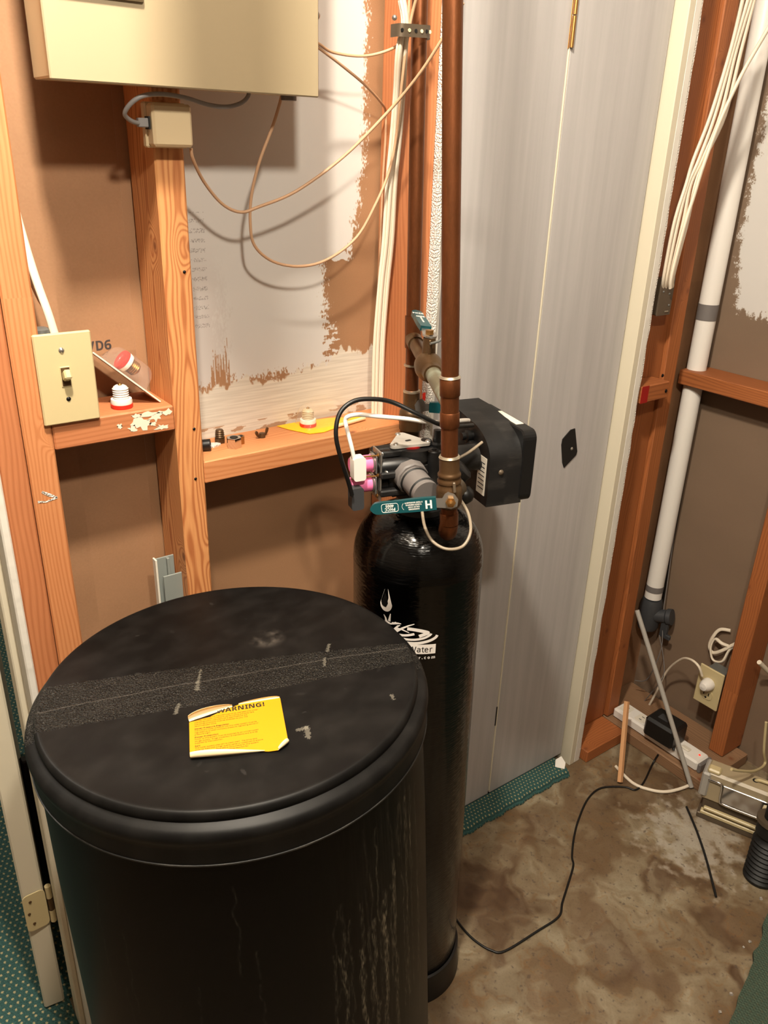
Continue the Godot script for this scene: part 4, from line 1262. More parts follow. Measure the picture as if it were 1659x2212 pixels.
func build_valve_head(t):
	var e1 := Vector3(0.972, 0, 0.235).normalized()
	var e3 := Vector3(-0.235, 0, 0.972).normalized()
	var E := Basis(e1, Vector3.UP, e3)
	var axis := Vector3(0.724, 0, -0.880)
	# neck and body
	wpart(t, "neck", lathe([[0.0, 0.985], [0.04, 0.985], [0.04, 1.004], [0.034, 1.008], [0.034, 1.02], [0.044, 1.022], [0.044, 1.036], [0.0, 1.036]], 32), M.black_plastic, axis)
	var body = wpart(t, "valve_body", box(Vector3(0.092, 0.052, 0.058), 0.006), M.dusty_black, Vector3(0.699, 1.062, -0.872), E)
	wpart(body, "body_crown", lathe([[0.0, 0.0], [0.03, 0.0], [0.033, 0.006], [0.03, 0.02], [0.0, 0.02]], 28), M.dusty_black, Vector3(0.699, 1.083, -0.873))
	for k in [[1.098, 0.014, -0.012], [1.084, 0.018, 0.012], [1.052, 0.020, 0.0]]:
		wpart(body, "port_arm", lathe([[0.0, 0.0], [k[1] * 0.62, 0.0], [k[1] * 0.62, 0.055], [k[1] * 0.5, 0.058], [0.0, 0.058]], 20), M.black_plastic, Vector3(0.690, k[0], -0.865) + e3 * k[2], along(-e1))
	for k in [1.099, 1.076, 1.049]:
		wpart(body, "mounting_rib", box(Vector3(0.05, 0.010, 0.013), 0.002), M.dusty_black, Vector3(0.656, k, -0.862) + e3 * (0.012 if k < 1.09 else -0.010), E)
	for k in [[1.1, -0.004], [1.079, 0.016], [1.049, 0.016]]:
		wpart(body, "rib_screw", screw(0.0038), M.steel, Vector3(0.6415, k[0], -0.868) + e3 * k[1], along(-e1 + e3 * 0.6))
	# cap plate on top
	var tri_poly := []
	for k in 3:
		var a := deg_to_rad([203.0, 84.0, -30.0][k])
		var q: Vector2 = Vector2(cos(a), sin(a)) * [0.029, 0.030, 0.026][k]
		for j in 5:
			var b := a + deg_to_rad(55.0 - 27.5 * j)
			tri_poly.append(q + Vector2(cos(b), sin(b)) * 0.0065)
	var plate = wpart(t, "cap_plate", prism(tri_poly, 0.004), M.light_gray, Vector3(0.694, 1.1075, -0.878), Basis(e1, Vector3(0, 0, -1), Vector3.UP).orthonormalized())
	for k in 3:
		var a := deg_to_rad([203.0, 84.0, -30.0][k])
		var q: Vector2 = Vector2(cos(a), sin(a)) * [0.029, 0.030, 0.026][k]
		wpart(plate, "screw", screw(0.0042), M.steel, Vector3(0.694, 1.1096, -0.878) + e1 * q.x + Vector3(0, 0, -q.y))
	wpart(plate, "slot", prism(round_rect(0.010, 0.005, 0.0024), 0.001), M.black_rubber, Vector3(0.694, 1.1094, -0.878), Basis(Vector3.RIGHT, -PI / 2))
	wpart(t, "cap_gasket", lathe([[0.0, 0.0], [0.019, 0.0], [0.019, 0.003], [0.0, 0.003]], 24), M.red_paint, Vector3(0.694, 1.1028, -0.876))
	# posts and knobs right of the cap
	wpart(t, "injector_post", lathe([[0.0, 0.0], [0.0098, 0.0], [0.0098, 0.048], [0.008, 0.05], [0.004, 0.05], [0.003, 0.046], [0.0, 0.046]], 20), M.dusty_black, Vector3(0.712, 1.054, -0.840))
	wpart(t, "small_knob", lathe([[0.0, 0.0], [0.011, 0.0], [0.011, 0.008], [0.006, 0.010], [0.006, 0.028], [0.0, 0.029]], 16), M.black_plastic, Vector3(0.730, 1.098, -0.856))
	wpart(t, "small_knob", lathe([[0.0, 0.0], [0.008, 0.0], [0.008, 0.012], [0.0, 0.014]], 16), M.black_plastic, Vector3(0.718, 1.098, -0.866))
	# solenoid pair on its steel plate
	var pl = wpart(t, "solenoid_plate", box(Vector3(0.0025, 0.074, 0.032), 0.0008), M.steel, Vector3(0.634, 1.073, -0.870), E)
	for k in [1.104, 1.074, 1.043]:
		wpart(pl, "screw", screw(0.0032), M.brass, Vector3(0.632, k, -0.871) + e3 * 0.009, along(-e1))
	for k in [1.0905, 1.0600]:
		var so = wpart(t, "solenoid", lathe([[0.0, 0.0], [0.0118, 0.0], [0.0118, 0.031], [0.0105, 0.034], [0.0, 0.034]], 28), M.pink, Vector3(0.628, k, -0.872), along(-e1))
		wpart(so, "end_plate", box(Vector3(0.0014, 0.026, 0.026), 0.0005), M.galv, Vector3(0.6285, k, -0.8715), E)
		wpart(so, "frame_wire", tube([Vector3(0.630, k + 0.013, -0.871) + e3 * 0.008, Vector3(0.605, k + 0.0135, -0.877) + e3 * 0.008, Vector3(0.594, k + 0.0125, -0.880) + e3 * 0.008], 0.0014, 6), M.brass)
		for q in [0.0, 0.0035]:
			wpart(so, "spring_coil", lathe([[0.0125, -0.0015], [0.014, 0.0], [0.0125, 0.0015], [0.011, 0.0], [0.0125, -0.0015]], 24), M.steel, Vector3(0.6255 + q, k, -0.8725) - e1 * 0.0, along(-e1))
	wpart(t, "plug_white", prism(round_rect(0.018, 0.034, 0.004), 0.016), M.white_plastic, Vector3(0.5985, 1.0905, -0.866), Basis(e1, Vector3.UP, e3).rotated(e3, 0.03))
	wpart(t, "plug_black", prism(round_rect(0.018, 0.033, 0.004), 0.016), M.dark_gray, Vector3(0.5945, 1.0475, -0.864), Basis(e1, Vector3.UP, e3).rotated(e3, 0.03))
	# grey union toward the front riser
	var u0 := Vector3(0.672, 1.073, -0.846)
	var un = wpart(t, "union_pipe", lathe([[0.0, 0.0], [0.0195, 0.0], [0.0195, 0.062], [0.0, 0.062]], 32), M.gray_plastic, u0, along(e3 + Vector3(0, -0.12, 0)))
	wpart(un, "union_nut", lathe([[0.0, 0.0], [0.0225, 0.0], [0.0245, 0.002], [0.0245, 0.014], [0.0225, 0.016], [0.0, 0.016]], 10), M.gray_plastic, u0, along(e3 + Vector3(0, -0.12, 0)))
	for k in [0.022, 0.052]:
		wpart(un, "seal_ring", lathe([[0.0195, -0.002], [0.0215, 0.0], [0.0195, 0.002], [0.018, 0.0], [0.0195, -0.002]], 28), M.black_rubber, u0 + (e3 + Vector3(0, -0.12, 0)).normalized() * k, along(e3 + Vector3(0, -0.12, 0)))
	# drive link and hoses between body and power head
	wpart(t, "drive_neck", lathe([[0.0, 0.0], [0.026, 0.0], [0.026, 0.03], [0.02, 0.034], [0.02, 0.07], [0.0, 0.07]], 24), M.dusty_black, Vector3(0.735, 1.072, -0.868), along(e1))
	wpart(t, "dusty_elbow", lathe([[0.0, 0.0], [0.014, 0.0], [0.017, 0.004], [0.017, 0.022], [0.012, 0.026], [0.0, 0.026]], 20), M.dusty_black, Vector3(0.742, 1.056, -0.832), along(Vector3(0.6, 0.7, 0.4)))
	for k in 3:
		wpart(t, "hose_clamp", lathe([[0.014, -0.0022], [0.0162, 0.0], [0.014, 0.0022], [0.012, 0.0], [0.014, -0.0022]], 20), M.dull_brown_steel, Vector3(0.730 + 0.006 * k, 1.050 - 0.001 * k, -0.812 - 0.004 * k), along(Vector3(0.9, 0.2, -0.4)))
	wpart(t, "black_elbow", ball(0.014), M.black_plastic, Vector3(0.755, 1.033, -0.815))
	# power head: arched drum and square end cover
	var e2 := -e3
	var B := Basis(e2, Vector3.UP, e1)
	var a0 := Vector3(0.824, 0.988, -0.838)
	var arch := [Vector2(0.0, 0.0), Vector2(0.0, 0.074)]
	for k in range(1, 11):
		var a := PI - PI / 2 * k / 10
		arch.append(Vector2(0.070 + cos(a) * 0.070, 0.074 + sin(a) * 0.046))
	arch += [Vector2(0.120, 0.126), Vector2(0.160, 0.126), Vector2(0.165, 0.120), Vector2(0.165, 0.010), Vector2(0.155, 0.0)]
	var ph = wpart(t, "power_head", prism(arch, 0.062), M.dusty_black, a0 + e1 * 0.030, B)
	var cover = wpart(ph, "end_cover", prism_at(round_rect(0.160, 0.118, 0.014), 0.024, 0.002), M.black_plastic, a0 + e1 * 0.067 + e2 * 0.078 + Vector3(0, 0.059, 0), B)
	wpart(cover, "paper_label", prism(round_rect(0.070, 0.014, 0.0005), 0.0005), M.label_white, a0 + e1 * 0.068 + e2 * 0.070 + Vector3(0, 0.1184, 0), Basis(e2, -e1, Vector3.UP))
	wpart(cover, "cover_screw", screw(0.0045), M.dull_brown_steel, a0 + e1 * 0.020 + Vector3(0, 0.056, 0) + e3 * 0.0002, along(e3))
	wpart(ph, "rating_label", prism(round_rect(0.026, 0.062, 0.0008), 0.0006), M.label_white, a0 + e2 * 0.022 + Vector3(0, 0.046, 0) - e1 * 0.0013, Basis(e2, Vector3.UP, e1))
	for k in 7:
		wpart(ph, "label_print", box(Vector3(0.018, 0.0014, 0.0002), 0.0), M.dark_gray, a0 + e2 * 0.022 + Vector3(0, 0.067 - 0.007 * k, 0) - e1 * 0.0017, Basis(e2, Vector3.UP, e1))
	for k in [[0.062, 0.098], [0.046, 0.086], [0.030, 0.062]]:
		wpart(ph, "cable_gland", lathe([[0.0, 0.0], [0.008, 0.0], [0.008, 0.005], [0.0095, 0.006], [0.0095, 0.012], [0.006, 0.014], [0.006, 0.02], [0.0, 0.02]], 16), M.black_plastic, a0 + e2 * k[0] + Vector3(0, k[1], 0), along(-e1))
	# cables and tube of the head
	wpart(t, "sensor_cable_black", tube(PATHS.valve_cable_black, 0.0031, 10), M.black_cable)
	wpart(t, "sensor_cable_white", tube(PATHS.valve_cable_white, 0.0030, 10), M.white_plastic)
	wpart(t, "brine_tube", tube(PATHS.brine_tube, 0.0022, 8), M.gray_tube)
	wpart(t, "thin_tube", tube(PATHS.grey_tube, 0.0022, 8), M.gray_tube)

# prism with its rim chamfered on both faces
func prism_at(poly: Array, depth: float, ch: float) -> ArrayMesh:
	var small := []
	var c := Vector2.ZERO
	for p in poly:
		c += p / poly.size()
	for p in poly:
		small.append(c + (p - c) * (1.0 - ch / 0.06))
	var st := begin()
	var lay := [[small, -depth / 2], [poly, -depth / 2 + ch], [poly, depth / 2 - ch], [small, depth / 2]]
	for l in 3:
		for i in poly.size():
			var j := (i + 1) % poly.size()
			var a := Vector3(lay[l][0][i].x, lay[l][0][i].y, lay[l][1])
			var b := Vector3(lay[l][0][j].x, lay[l][0][j].y, lay[l][1])
			var d := Vector3(lay[l + 1][0][j].x, lay[l + 1][0][j].y, lay[l + 1][1])
			var e := Vector3(lay[l + 1][0][i].x, lay[l + 1][0][i].y, lay[l + 1][1])
			var na: Vector3 = Vector3(a.x - c.x, a.y - c.y, 0).normalized() + Vector3(0, 0, [-0.9, 0.0, 0.9][l])
			var nb: Vector3 = Vector3(b.x - c.x, b.y - c.y, 0).normalized() + Vector3(0, 0, [-0.9, 0.0, 0.9][l])
			var f := (b - a).cross(e - a).normalized()
			if f.dot(na) < 0:
				f = -f
			quad(st, a, b, d, e, f, f, f, f, Vector2(a.x, a.y), Vector2(b.x, b.y), Vector2(d.x, d.y), Vector2(e.x, e.y))
	var idx := Geometry2D.triangulate_polygon(PackedVector2Array(small))
	for s in [-1.0, 1.0]:
		for i in range(0, idx.size(), 3):
			var q := []
			for k in 3:
				q.append(Vector3(small[idx[i + k]].x, small[idx[i + k]].y, s * depth / 2))
			tri(st, q, [Vector3(0, 0, s), Vector3(0, 0, s), Vector3(0, 0, s)], [Vector2(q[0].x, q[0].y), Vector2(q[1].x, q[1].y), Vector2(q[2].x, q[2].y)])
	return st.commit()

# ---------------------------------------------------------------- copper plumbing
func front_at(y: float) -> Vector3:
	return Vector3(0.661 - 0.0439 * (y - 1.161), y, -0.751 - 0.0356 * (y - 1.161))

func back_at(y: float) -> Vector3:
	return Vector3(0.8085 - 0.0193 * (y - 1.4), y, -1.030 - 0.0145 * (y - 1.4))

# lever: x along the grip, z is the printed face
func lever(parent, grip: float, high: float, neck: float, at: Vector3, b: Basis, printed := 0):
	var outline := []
	var n := 24
	for k in n + 1:
		var s := float(k) / n
		var x := -neck - grip + grip * s
		var h := high / 2 * (1.0 - 0.06 * sin(s * PI * 2.0)) * (1.0 - 0.9 * pow(1.0 - clampf(s / 0.14, 0, 1), 2.6))
		if s > 0.30 and s < 0.36:
			h *= 0.95
		outline.append(Vector2(x, h))
	for k in n + 1:
		var q: Vector2 = outline[n - k]
		outline.append(Vector2(q.x, -q.y))
	var plate = wpart(parent, "lever_plate", prism([Vector2(-neck - 0.004, high * 0.36), Vector2(-neck * 0.55, high * 0.30), Vector2(-neck * 0.35, high * 0.62), Vector2(-neck * 0.12, high * 0.78), Vector2(high * 0.35, high * 0.55), Vector2(high * 0.62, high * 0.1), Vector2(high * 0.5, -high * 0.45), Vector2(0, -high * 0.62), Vector2(-neck * 0.35, -high * 0.50), Vector2(-neck - 0.004, -high * 0.36)], 0.0026), M.steel, at, b)
	var grip_o = wpart(parent, "lever_grip", prism(outline, 0.0075), M.teal, at + b.z * 0.0012, b)
	if printed > 0:
		var face := at + b.z * 0.0051
		var up := Basis(-b.x, -b.y, b.z)
		var mid := -neck - grip
		if printed == 1:
			wpart(grip_o, "block_letter", letters("H", high * 0.68, true), M.print_white, face + b.x * (mid + grip * 0.885), up)
			var small := ["HAMMOND", "VALVE CORP", "1/2MSF/600WOG", "2 YEAR WARRANTY"]
			for k in 4:
				var tm := letters(small[k], high * 0.115, true)
				tm.depth = 0.0002
				wpart(grip_o, "small_lettering", tm, M.print_white, face + b.x * (mid + grip * 0.66) - b.y * high * (0.27 - 0.18 * k), up)
			wpart(grip_o, "big_lettering", letters("PHCC", high * 0.24, true), M.print_white, face + b.x * (mid + grip * 0.30) - b.y * high * 0.13, up)
			wpart(grip_o, "big_lettering", letters("400S", high * 0.22, true), M.print_white, face + b.x * (mid + grip * 0.30) + b.y * high * 0.15, up)
			var rim := []
			for q in round_rect(grip * 0.25, high * 0.68, high * 0.18):
				rim.append(face + b.x * (mid + grip * 0.30 + q.x) + b.y * q.y)
			rim.append(rim[0])
			wpart(grip_o, "printed_frame", tube(rim, 0.0004, 4, 0.0, 1), M.print_white)
			var arc := []
			for k in 7:
				var a := deg_to_rad(-50.0 + 100.0 * k / 6)
				arc.append(face + b.x * (mid + grip * 0.53 - cos(a) * high * 0.34 + high * 0.1) + b.y * sin(a) * high * 0.34)
			wpart(grip_o, "printed_arc", tube(arc, 0.0003, 4, 0.0, 1), M.print_white)
		else:
			for k in 3:
				wpart(grip_o, "small_lettering", letters(["PHCC", "400S", "VALVE CORP"][k], high * [0.3, 0.28, 0.16][k], true), M.print_white, face + b.x * (mid + grip * [0.22, 0.42, 0.62][k]), Basis(b.y, -b.x, b.z) if k < 2 else up)
	return plate

func build_plumbing():
	var d := Vector3(-0.0439, 1, -0.0356).normalized()
	var A := along(d)
	var f = thing("copper_riser", "front copper riser with couplings and teal-levered shutoff valve before the softener", "pipe", front_at(1.03))
	wpart(f, "pipe", pipe(0.0111, 1.37, 28), M.copper, front_at(1.07), A)
	# couplings: [bottom, top, radius]
	for k in [[1.213, 1.2365, 0.0131], [1.172, 1.1925, 0.0127]]:
		wpart(f, "coupling", lathe([[0.0, 0.0], [k[2] - 0.0008, 0.0], [k[2], 0.0012], [k[2], k[1] - k[0] - 0.001], [k[2] - 0.0006, k[1] - k[0]], [0.0, k[1] - k[0]]], 28), M.copper, front_at(k[0]), A)
	wpart(f, "reducer", lathe([[0.0, 0.0], [0.0118, 0.0], [0.0118, 0.021], [0.0, 0.021]], 28), M.copper, front_at(1.192), A)
	for k in [[1.2365, 0.0129], [1.131, 0.0134]]:
		wpart(f, "solder_ring", lathe([[k[1] - 0.0015, -0.0012], [k[1] + 0.0008, 0.0], [k[1] - 0.0006, 0.0026], [k[1] - 0.002, 0.003]], 28), M.solder, front_at(k[0]), A)
	var vb = wpart(f, "valve_body", lathe([[0.0, 1.048], [0.0108, 1.048], [0.0108, 1.060], [0.0150, 1.0625], [0.0172, 1.068], [0.0174, 1.086], [0.0165, 1.0905], [0.0152, 1.093], [0.0150, 1.0955], [0.0160, 1.0965], [0.0160, 1.1005], [0.0148, 1.102], [0.0148, 1.1045], [0.0156, 1.1055], [0.0156, 1.1085], [0.0144, 1.110], [0.0135, 1.1125], [0.0134, 1.131], [0.0, 1.131]], 32), M.bronze, front_at(1.08) - d * 1.08, A)
	var to_cam := Vector3(-0.60, 0.12, 0.79).normalized()
	wpart(vb, "valve_stem", lathe([[0.0, 0.0], [0.0075, 0.0], [0.0075, 0.020], [0.0, 0.020]], 20), M.brass, front_at(1.078) + to_cam * 0.006, along(to_cam))
	wpart(vb, "stem_nut", prism(ngon(0.0066, 6), 0.006), M.brass, front_at(1.0775) + to_cam * 0.0335, facing(to_cam))
	wpart(vb, "stem_end", lathe([[0.0, 0.0], [0.0036, 0.0], [0.0036, 0.004], [0.0, 0.005]], 14), M.brass, front_at(1.0775) + to_cam * 0.036, along(to_cam))
	var hx := Vector3(0.79, 0.135, 0.60)
	hx = (hx - to_cam * hx.dot(to_cam)).normalized()
	var hb := Basis(hx, to_cam.cross(hx), to_cam)
	lever(f, 0.086, 0.0165, 0.0185, front_at(1.0775) + to_cam * 0.029, hb, 1)
	wpart(f, "stop_lug", box(Vector3(0.004, 0.014, 0.006), 0.001), M.dull_brown_steel, front_at(1.094) + to_cam * 0.018 + Vector3(0.004, 0, 0.004), hb)
	wpart(f, "lower_pipe", pipe(0.0111, 0.03, 24), M.copper, front_at(1.030), A)
	wpart(f, "lower_coupling", lathe([[0.0, 0.0], [0.0126, 0.0], [0.0126, 0.016], [0.0, 0.016]], 24), M.copper, front_at(1.036), A)
	var el := []
	for k in 7:
		var a := PI / 2 * k / 6
		el.append(front_at(1.036) + Vector3(0, -sin(a) * 0.018, 0) + Vector3(0.6, 0, -0.8) * (1.0 - cos(a)) * 0.016)
	el.append(front_at(1.018) + Vector3(0.6, 0, -0.8) * 0.026)
	wpart(f, "elbow", tube(el, 0.0126, 20), M.copper)

	var b = thing("copper_riser", "rear copper riser strapped to the orange stud, dull brass union below", "pipe", back_at(0.98))
	var D := Vector3(-0.0193, 1, -0.0145).normalized()
	var Ab := along(D)
	wpart(b, "pipe", pipe(0.0111, 1.46, 28), M.copper, back_at(0.975), Ab)
	wpart(b, "tee", lathe([[0.0, 0.0], [0.0128, 0.0], [0.0130, 0.05], [0.0, 0.05]], 28), M.copper, back_at(1.202), Ab)
	wpart(b, "solder_ring", lathe([[0.011, -0.001], [0.0136, 0.0], [0.0136, 0.002], [0.011, 0.003]], 28), M.solder, back_at(1.172), Ab)
	wpart(b, "solder_ring", lathe([[0.011, -0.001], [0.0142, 0.0], [0.0140, 0.003], [0.011, 0.004]], 28), M.solder, back_at(1.128), Ab)
	wpart(b, "adapter", lathe([[0.0, 0.0], [0.0138, 0.0], [0.0138, 0.032], [0.0, 0.032]], 28), M.bronze, back_at(1.098), Ab)
	wpart(b, "union", lathe([[0.0, 0.0], [0.0145, 0.0], [0.0150, 0.012], [0.0200, 0.017], [0.0205, 0.030], [0.0195, 0.038], [0.0205, 0.040], [0.0195, 0.048], [0.0150, 0.052], [0.0, 0.052]], 32), M.bronze, back_at(1.048), Ab)
	wpart(b, "lower_pipe", pipe(0.0128, 0.075, 24), M.bronze, back_at(0.975), Ab)
	var h3 := Basis(Vector3(-0.75, 0, -0.66).normalized(), Vector3.UP, Vector3(-0.66, 0, 0.75).normalized())
	lever(b, 0.05, 0.0165, 0.014, back_at(1.108) + Vector3(0.004, 0, 0.020), h3, 0)
	wpart(b, "red_tag", box(Vector3(0.006, 0.014, 0.001), 0.0003), M.red, Vector3(0.824, 1.123, -1.006))

	var p0 := back_at(1.216)
	var p1 := front_at(1.203)
	var ax := (p1 - p0).normalized()
	var c = thing("bypass_pipe", "bypass valve pipe with verdigris between the two copper risers", "pipe", p0)
	var K := along(ax)
	wpart(c, "pipe", pipe(0.0111, 0.20, 24), M.bronze, p0, K)
	wpart(c, "verdigris_pipe", pipe(0.0113, 0.125, 24), M.verdigris, p0 + ax * 0.190, K)
	wpart(c, "tee_branch", lathe([[0.0, 0.0], [0.0132, 0.0], [0.0132, 0.034], [0.0, 0.034]], 24), M.bronze, p0 + ax * 0.004, K)
	wpart(c, "valve_body", lathe([[0.0, 0.0], [0.0125, 0.0], [0.0135, 0.016], [0.0150, 0.020], [0.0195, 0.030], [0.0208, 0.042], [0.0195, 0.055], [0.0150, 0.066], [0.0140, 0.068], [0.0140, 0.082], [0.0, 0.082]], 32), M.bronze, p0 + ax * 0.112, K)
	wpart(c, "stem_housing", lathe([[0.0, 0.0], [0.0098, 0.0], [0.0090, 0.024], [0.0, 0.024]], 20), M.bronze, p0 + ax * 0.148 + Vector3(0, 0.016, 0))
	wpart(c, "stem_rib", box(Vector3(0.004, 0.024, 0.004), 0.001), M.bronze, p0 + ax * 0.157 + Vector3(-0.003, 0.028, 0.003))
	wpart(c, "stem_nut", prism(ngon(0.0062, 6), 0.006), M.brass, p0 + ax * 0.146 + Vector3(0, 0.0475, 0), Basis(Vector3.RIGHT, -PI / 2))
	var lx := (-Vector3(0.42, 0.14, -0.89)).normalized()
	var lz := Vector3(0.06, 1, 0.16)
	lz = (lz - lx * lz.dot(lx)).normalized()
	lever(c, 0.072, 0.0165, 0.024, p0 + ax * 0.146 + Vector3(0, 0.043, 0), Basis(lx, lz.cross(lx), lz), 2)
	wpart(c, "stop_hook", tube([p0 + ax * 0.165 + Vector3(-0.002, 0.036, 0), p0 + ax * 0.160 + Vector3(0.012, 0.038, 0.004), p0 + ax * 0.156 + Vector3(0.018, 0.041, 0.004), p0 + ax * 0.160 + Vector3(0.023, 0.036, 0.006)], 0.0018, 6), M.galv)

	# perforated strap round the rear riser and the cables
	var s = thing("pipe_strap", "perforated steel strap holding the rear riser and cables to the stud", "strap", Vector3(0.775, 1.64, -1.005))
	var path := [Vector3(0.752, 1.6395, -1.030), Vector3(0.752, 1.6395, -1.012), Vector3(0.760, 1.6395, -1.0065), Vector3(0.785, 1.6405, -1.0065), Vector3(0.806, 1.642, -1.0135), Vector3(0.8185, 1.642, -1.030), Vector3(0.8195, 1.642, -1.048)]
	wpart(s, "band", sheet(func(u, v):
		var q := path_point(path, u)
		return q + Vector3(0, (v - 0.5) * 0.0155, 0), 40, 1), M.dull_brown_steel)
	for k in 6:
		var q := path_point(path, 0.20 + 0.095 * k)
		wpart(s, "hole", lathe([[0.0, 0.0], [0.0023, 0.0], [0.0023, 0.0008], [0.0, 0.0008]], 14), M.black_rubber if k % 2 == 0 else M.label_back, q + Vector3(0, 0, 0.0002), Basis(Vector3.RIGHT, PI / 2))
	wpart(s, "screw", screw(0.0035), M.steel, Vector3(0.7505, 1.654, -1.02), along(Vector3(-0.7, 0, 0.7)))

func path_point(path: Array, u: float) -> Vector3:
	var sm := smooth_path(path, 8)
	var total := 0.0
	for i in sm.size() - 1:
		total += sm[i].distance_to(sm[i + 1])
	var want := clampf(u, 0, 1) * total
	for i in sm.size() - 1:
		var l: float = sm[i].distance_to(sm[i + 1])
		if want <= l:
			return sm[i].lerp(sm[i + 1], want / max(l, 1e-6))
		want -= l
	return sm[-1]

# ---------------------------------------------------------------- electrics
func build_electrics():
	var p = thing("electrical_panel", "cream steel electrical panel hanging at the top left", "panel", Vector3(0.441, 1.875, -1.0145))
	part(p, "case", box(Vector3(0.320, 0.645, 0.069), 0.002), M.beige_plastic)
	var cv = part(p, "cover", box(Vector3(0.326, 0.650, 0.005), 0.002), M.cream_steel, Vector3(0, 0, 0.037))
	part(cv, "breaker_door", box(Vector3(0.092, 0.40, 0.006), 0.002), M.cream_steel, Vector3(-0.103, -0.046, 0.0055))
	part(p, "screw", screw(0.006), M.steel, Vector3(0.1635, -0.236, 0.032), Basis(Vector3.FORWARD, PI / 2))
	part(p, "hub", pipe(0.010, 0.006, 16), M.gray_plastic, Vector3(0.142, -0.3285, 0.0))

	var j = thing("surface_box", "small beige surface box with grey data plug on the middle stud", "box", Vector3(0.4275, 1.512, -1.034))
	part(j, "cover", box(Vector3(0.050, 0.047, 0.020), 0.003), M.beige_plastic, Vector3(0, 0, 0.004))
	part(j, "base", box(Vector3(0.053, 0.050, 0.012), 0.002), M.beige_plastic, Vector3(-0.001, 0, -0.010))
	part(j, "socket", box(Vector3(0.002, 0.014, 0.012), 0.0), M.black_rubber, Vector3(-0.0275, 0.002, 0.004))
	part(j, "plug", box(Vector3(0.014, 0.010, 0.009), 0.001), M.gray_cable, Vector3(-0.033, 0.002, 0.004))
	part(j, "plug_cable", tube(PATHS.grey_cable, 0.0026, 10), M.gray_cable).global_transform = Transform3D.IDENTITY

	var s = thing("light_switch", "ivory toggle light switch on the stud at the left", "switch", Vector3(0.2735, 1.2180, -1.0455))
	part(s, "wall_plate", box(Vector3(0.0705, 0.1155, 0.0055), 0.003), M.ivory)
	var tg = part(s, "toggle_frame", box(Vector3(0.0125, 0.026, 0.002), 0.0006), M.ivory, Vector3(-0.002, 0.003, 0.003))
	part(tg, "toggle", box(Vector3(0.0092, 0.012, 0.016), 0.002), M.ivory, Vector3(0, 0.003, 0.006), Basis(Vector3.RIGHT, -0.45))
	part(tg, "slot", box(Vector3(0.0105, 0.0235, 0.0006), 0.0), M.bronze, Vector3(0, 0, 0.0009))
	part(s, "plate_screw", screw(0.0036), M.steel, Vector3(-0.003, 0.0365, 0.0026), Basis(Vector3.RIGHT, PI / 2))
	part(s, "plate_screw", screw(0.0030), M.dark_screw, Vector3(-0.002, -0.026, 0.0024), Basis(Vector3.RIGHT, PI / 2))
	part(s, "switch_box", box(Vector3(0.050, 0.090, 0.046), 0.002), M.galv, Vector3(0.001, 0, -0.027))
	part(s, "cable_clamp", lathe([[0.0, 0.0], [0.011, 0.0], [0.011, 0.012], [0.007, 0.014], [0.0, 0.014]], 14), M.galv, Vector3(-0.016, 0.046, -0.03))

	var o = thing("wall_outlet", "ivory outlet plate with a round white plug on the right wall", "outlet", Vector3(1.768, 0.217, -0.909))
	var B := Basis(Vector3(0, 0, 1), Vector3.UP, Vector3(-1, 0, 0))
	part(o, "wall_plate", box(Vector3(0.070, 0.114, 0.006), 0.003), M.ivory, Vector3.ZERO, B)
	part(o, "receptacle", prism(round_rect(0.034, 0.030, 0.012), 0.004), M.ivory, Vector3(-0.003, -0.021, 0), B)
	for k in [-0.007, 0.007]:
		part(o, "receptacle_slot", box(Vector3(0.0022, 0.009, 0.0006), 0.0), M.black_rubber, Vector3(-0.0054, -0.019, k), B)
	part(o, "ground_hole", lathe([[0.0, 0.0], [0.0028, 0.0], [0.0028, 0.0006], [0.0, 0.0006]], 12), M.black_rubber, Vector3(-0.0052, -0.030, 0), Basis(Vector3.FORWARD, -PI / 2))
	var pl = part(o, "plug", lathe([[0.0, 0.0], [0.017, 0.0], [0.018, 0.006], [0.015, 0.020], [0.010, 0.028], [0.0, 0.030]], 24), M.white_plastic, Vector3(-0.003, 0.012, 0), along(Vector3(-1, 0, 0)))
	part(pl, "cord", tube(PATHS.plug_cord, 0.0034, 10), M.white_cable).global_transform = Transform3D.IDENTITY
	part(o, "outlet_box", box(Vector3(0.05, 0.09, 0.05), 0.002), M.galv, Vector3(0.03, 0, 0), B)

	# power strip with its adapter
	var ps = thing("power_strip", "dusty white power strip with red lamp along the right wall", "power strip", Vector3(1.690, 0.034, -0.975), 0.0)
	part(ps, "case", box(Vector3(0.054, 0.030, 0.275), 0.005), M.white_plastic, Vector3(0, 0.0155, 0))
	for k in 4:
		var z := -0.112 + 0.052 * k
		part(ps, "socket_face", prism(round_rect(0.034, 0.030, 0.006), 0.001), M.label_white, Vector3(0, 0.0308, z), Basis(Vector3.RIGHT, -PI / 2))
		for q in [-0.007, 0.007]:
			part(ps, "socket_slot", box(Vector3(0.002, 0.0006, 0.008), 0.0), M.black_rubber, Vector3(q, 0.0315, z))
	part(ps, "rocker_switch", box(Vector3(0.016, 0.006, 0.024), 0.002), M.label_white, Vector3(-0.004, 0.032, 0.086), Basis(Vector3.FORWARD, 0.15))
	part(ps, "pilot_lamp", ball(0.0028), M.led, Vector3(0.004, 0.031, 0.122))
	part(ps, "end_cap", box(Vector3(0.052, 0.028, 0.010), 0.003), M.gray_plastic, Vector3(0, 0.0145, 0.142))
	var ad = thing("power_adapter", "black block power adapter plugged into the power strip", "adapter", Vector3(1.684, 0.064, -0.952), 0.05)
	part(ad, "case", box(Vector3(0.072, 0.060, 0.088), 0.007), M.black_plastic, Vector3(-0.010, 0.031, 0))
	part(ad, "rating_label", box(Vector3(0.024, 0.0006, 0.030), 0.0), M.dark_gray, Vector3(-0.010, 0.0612, -0.006))
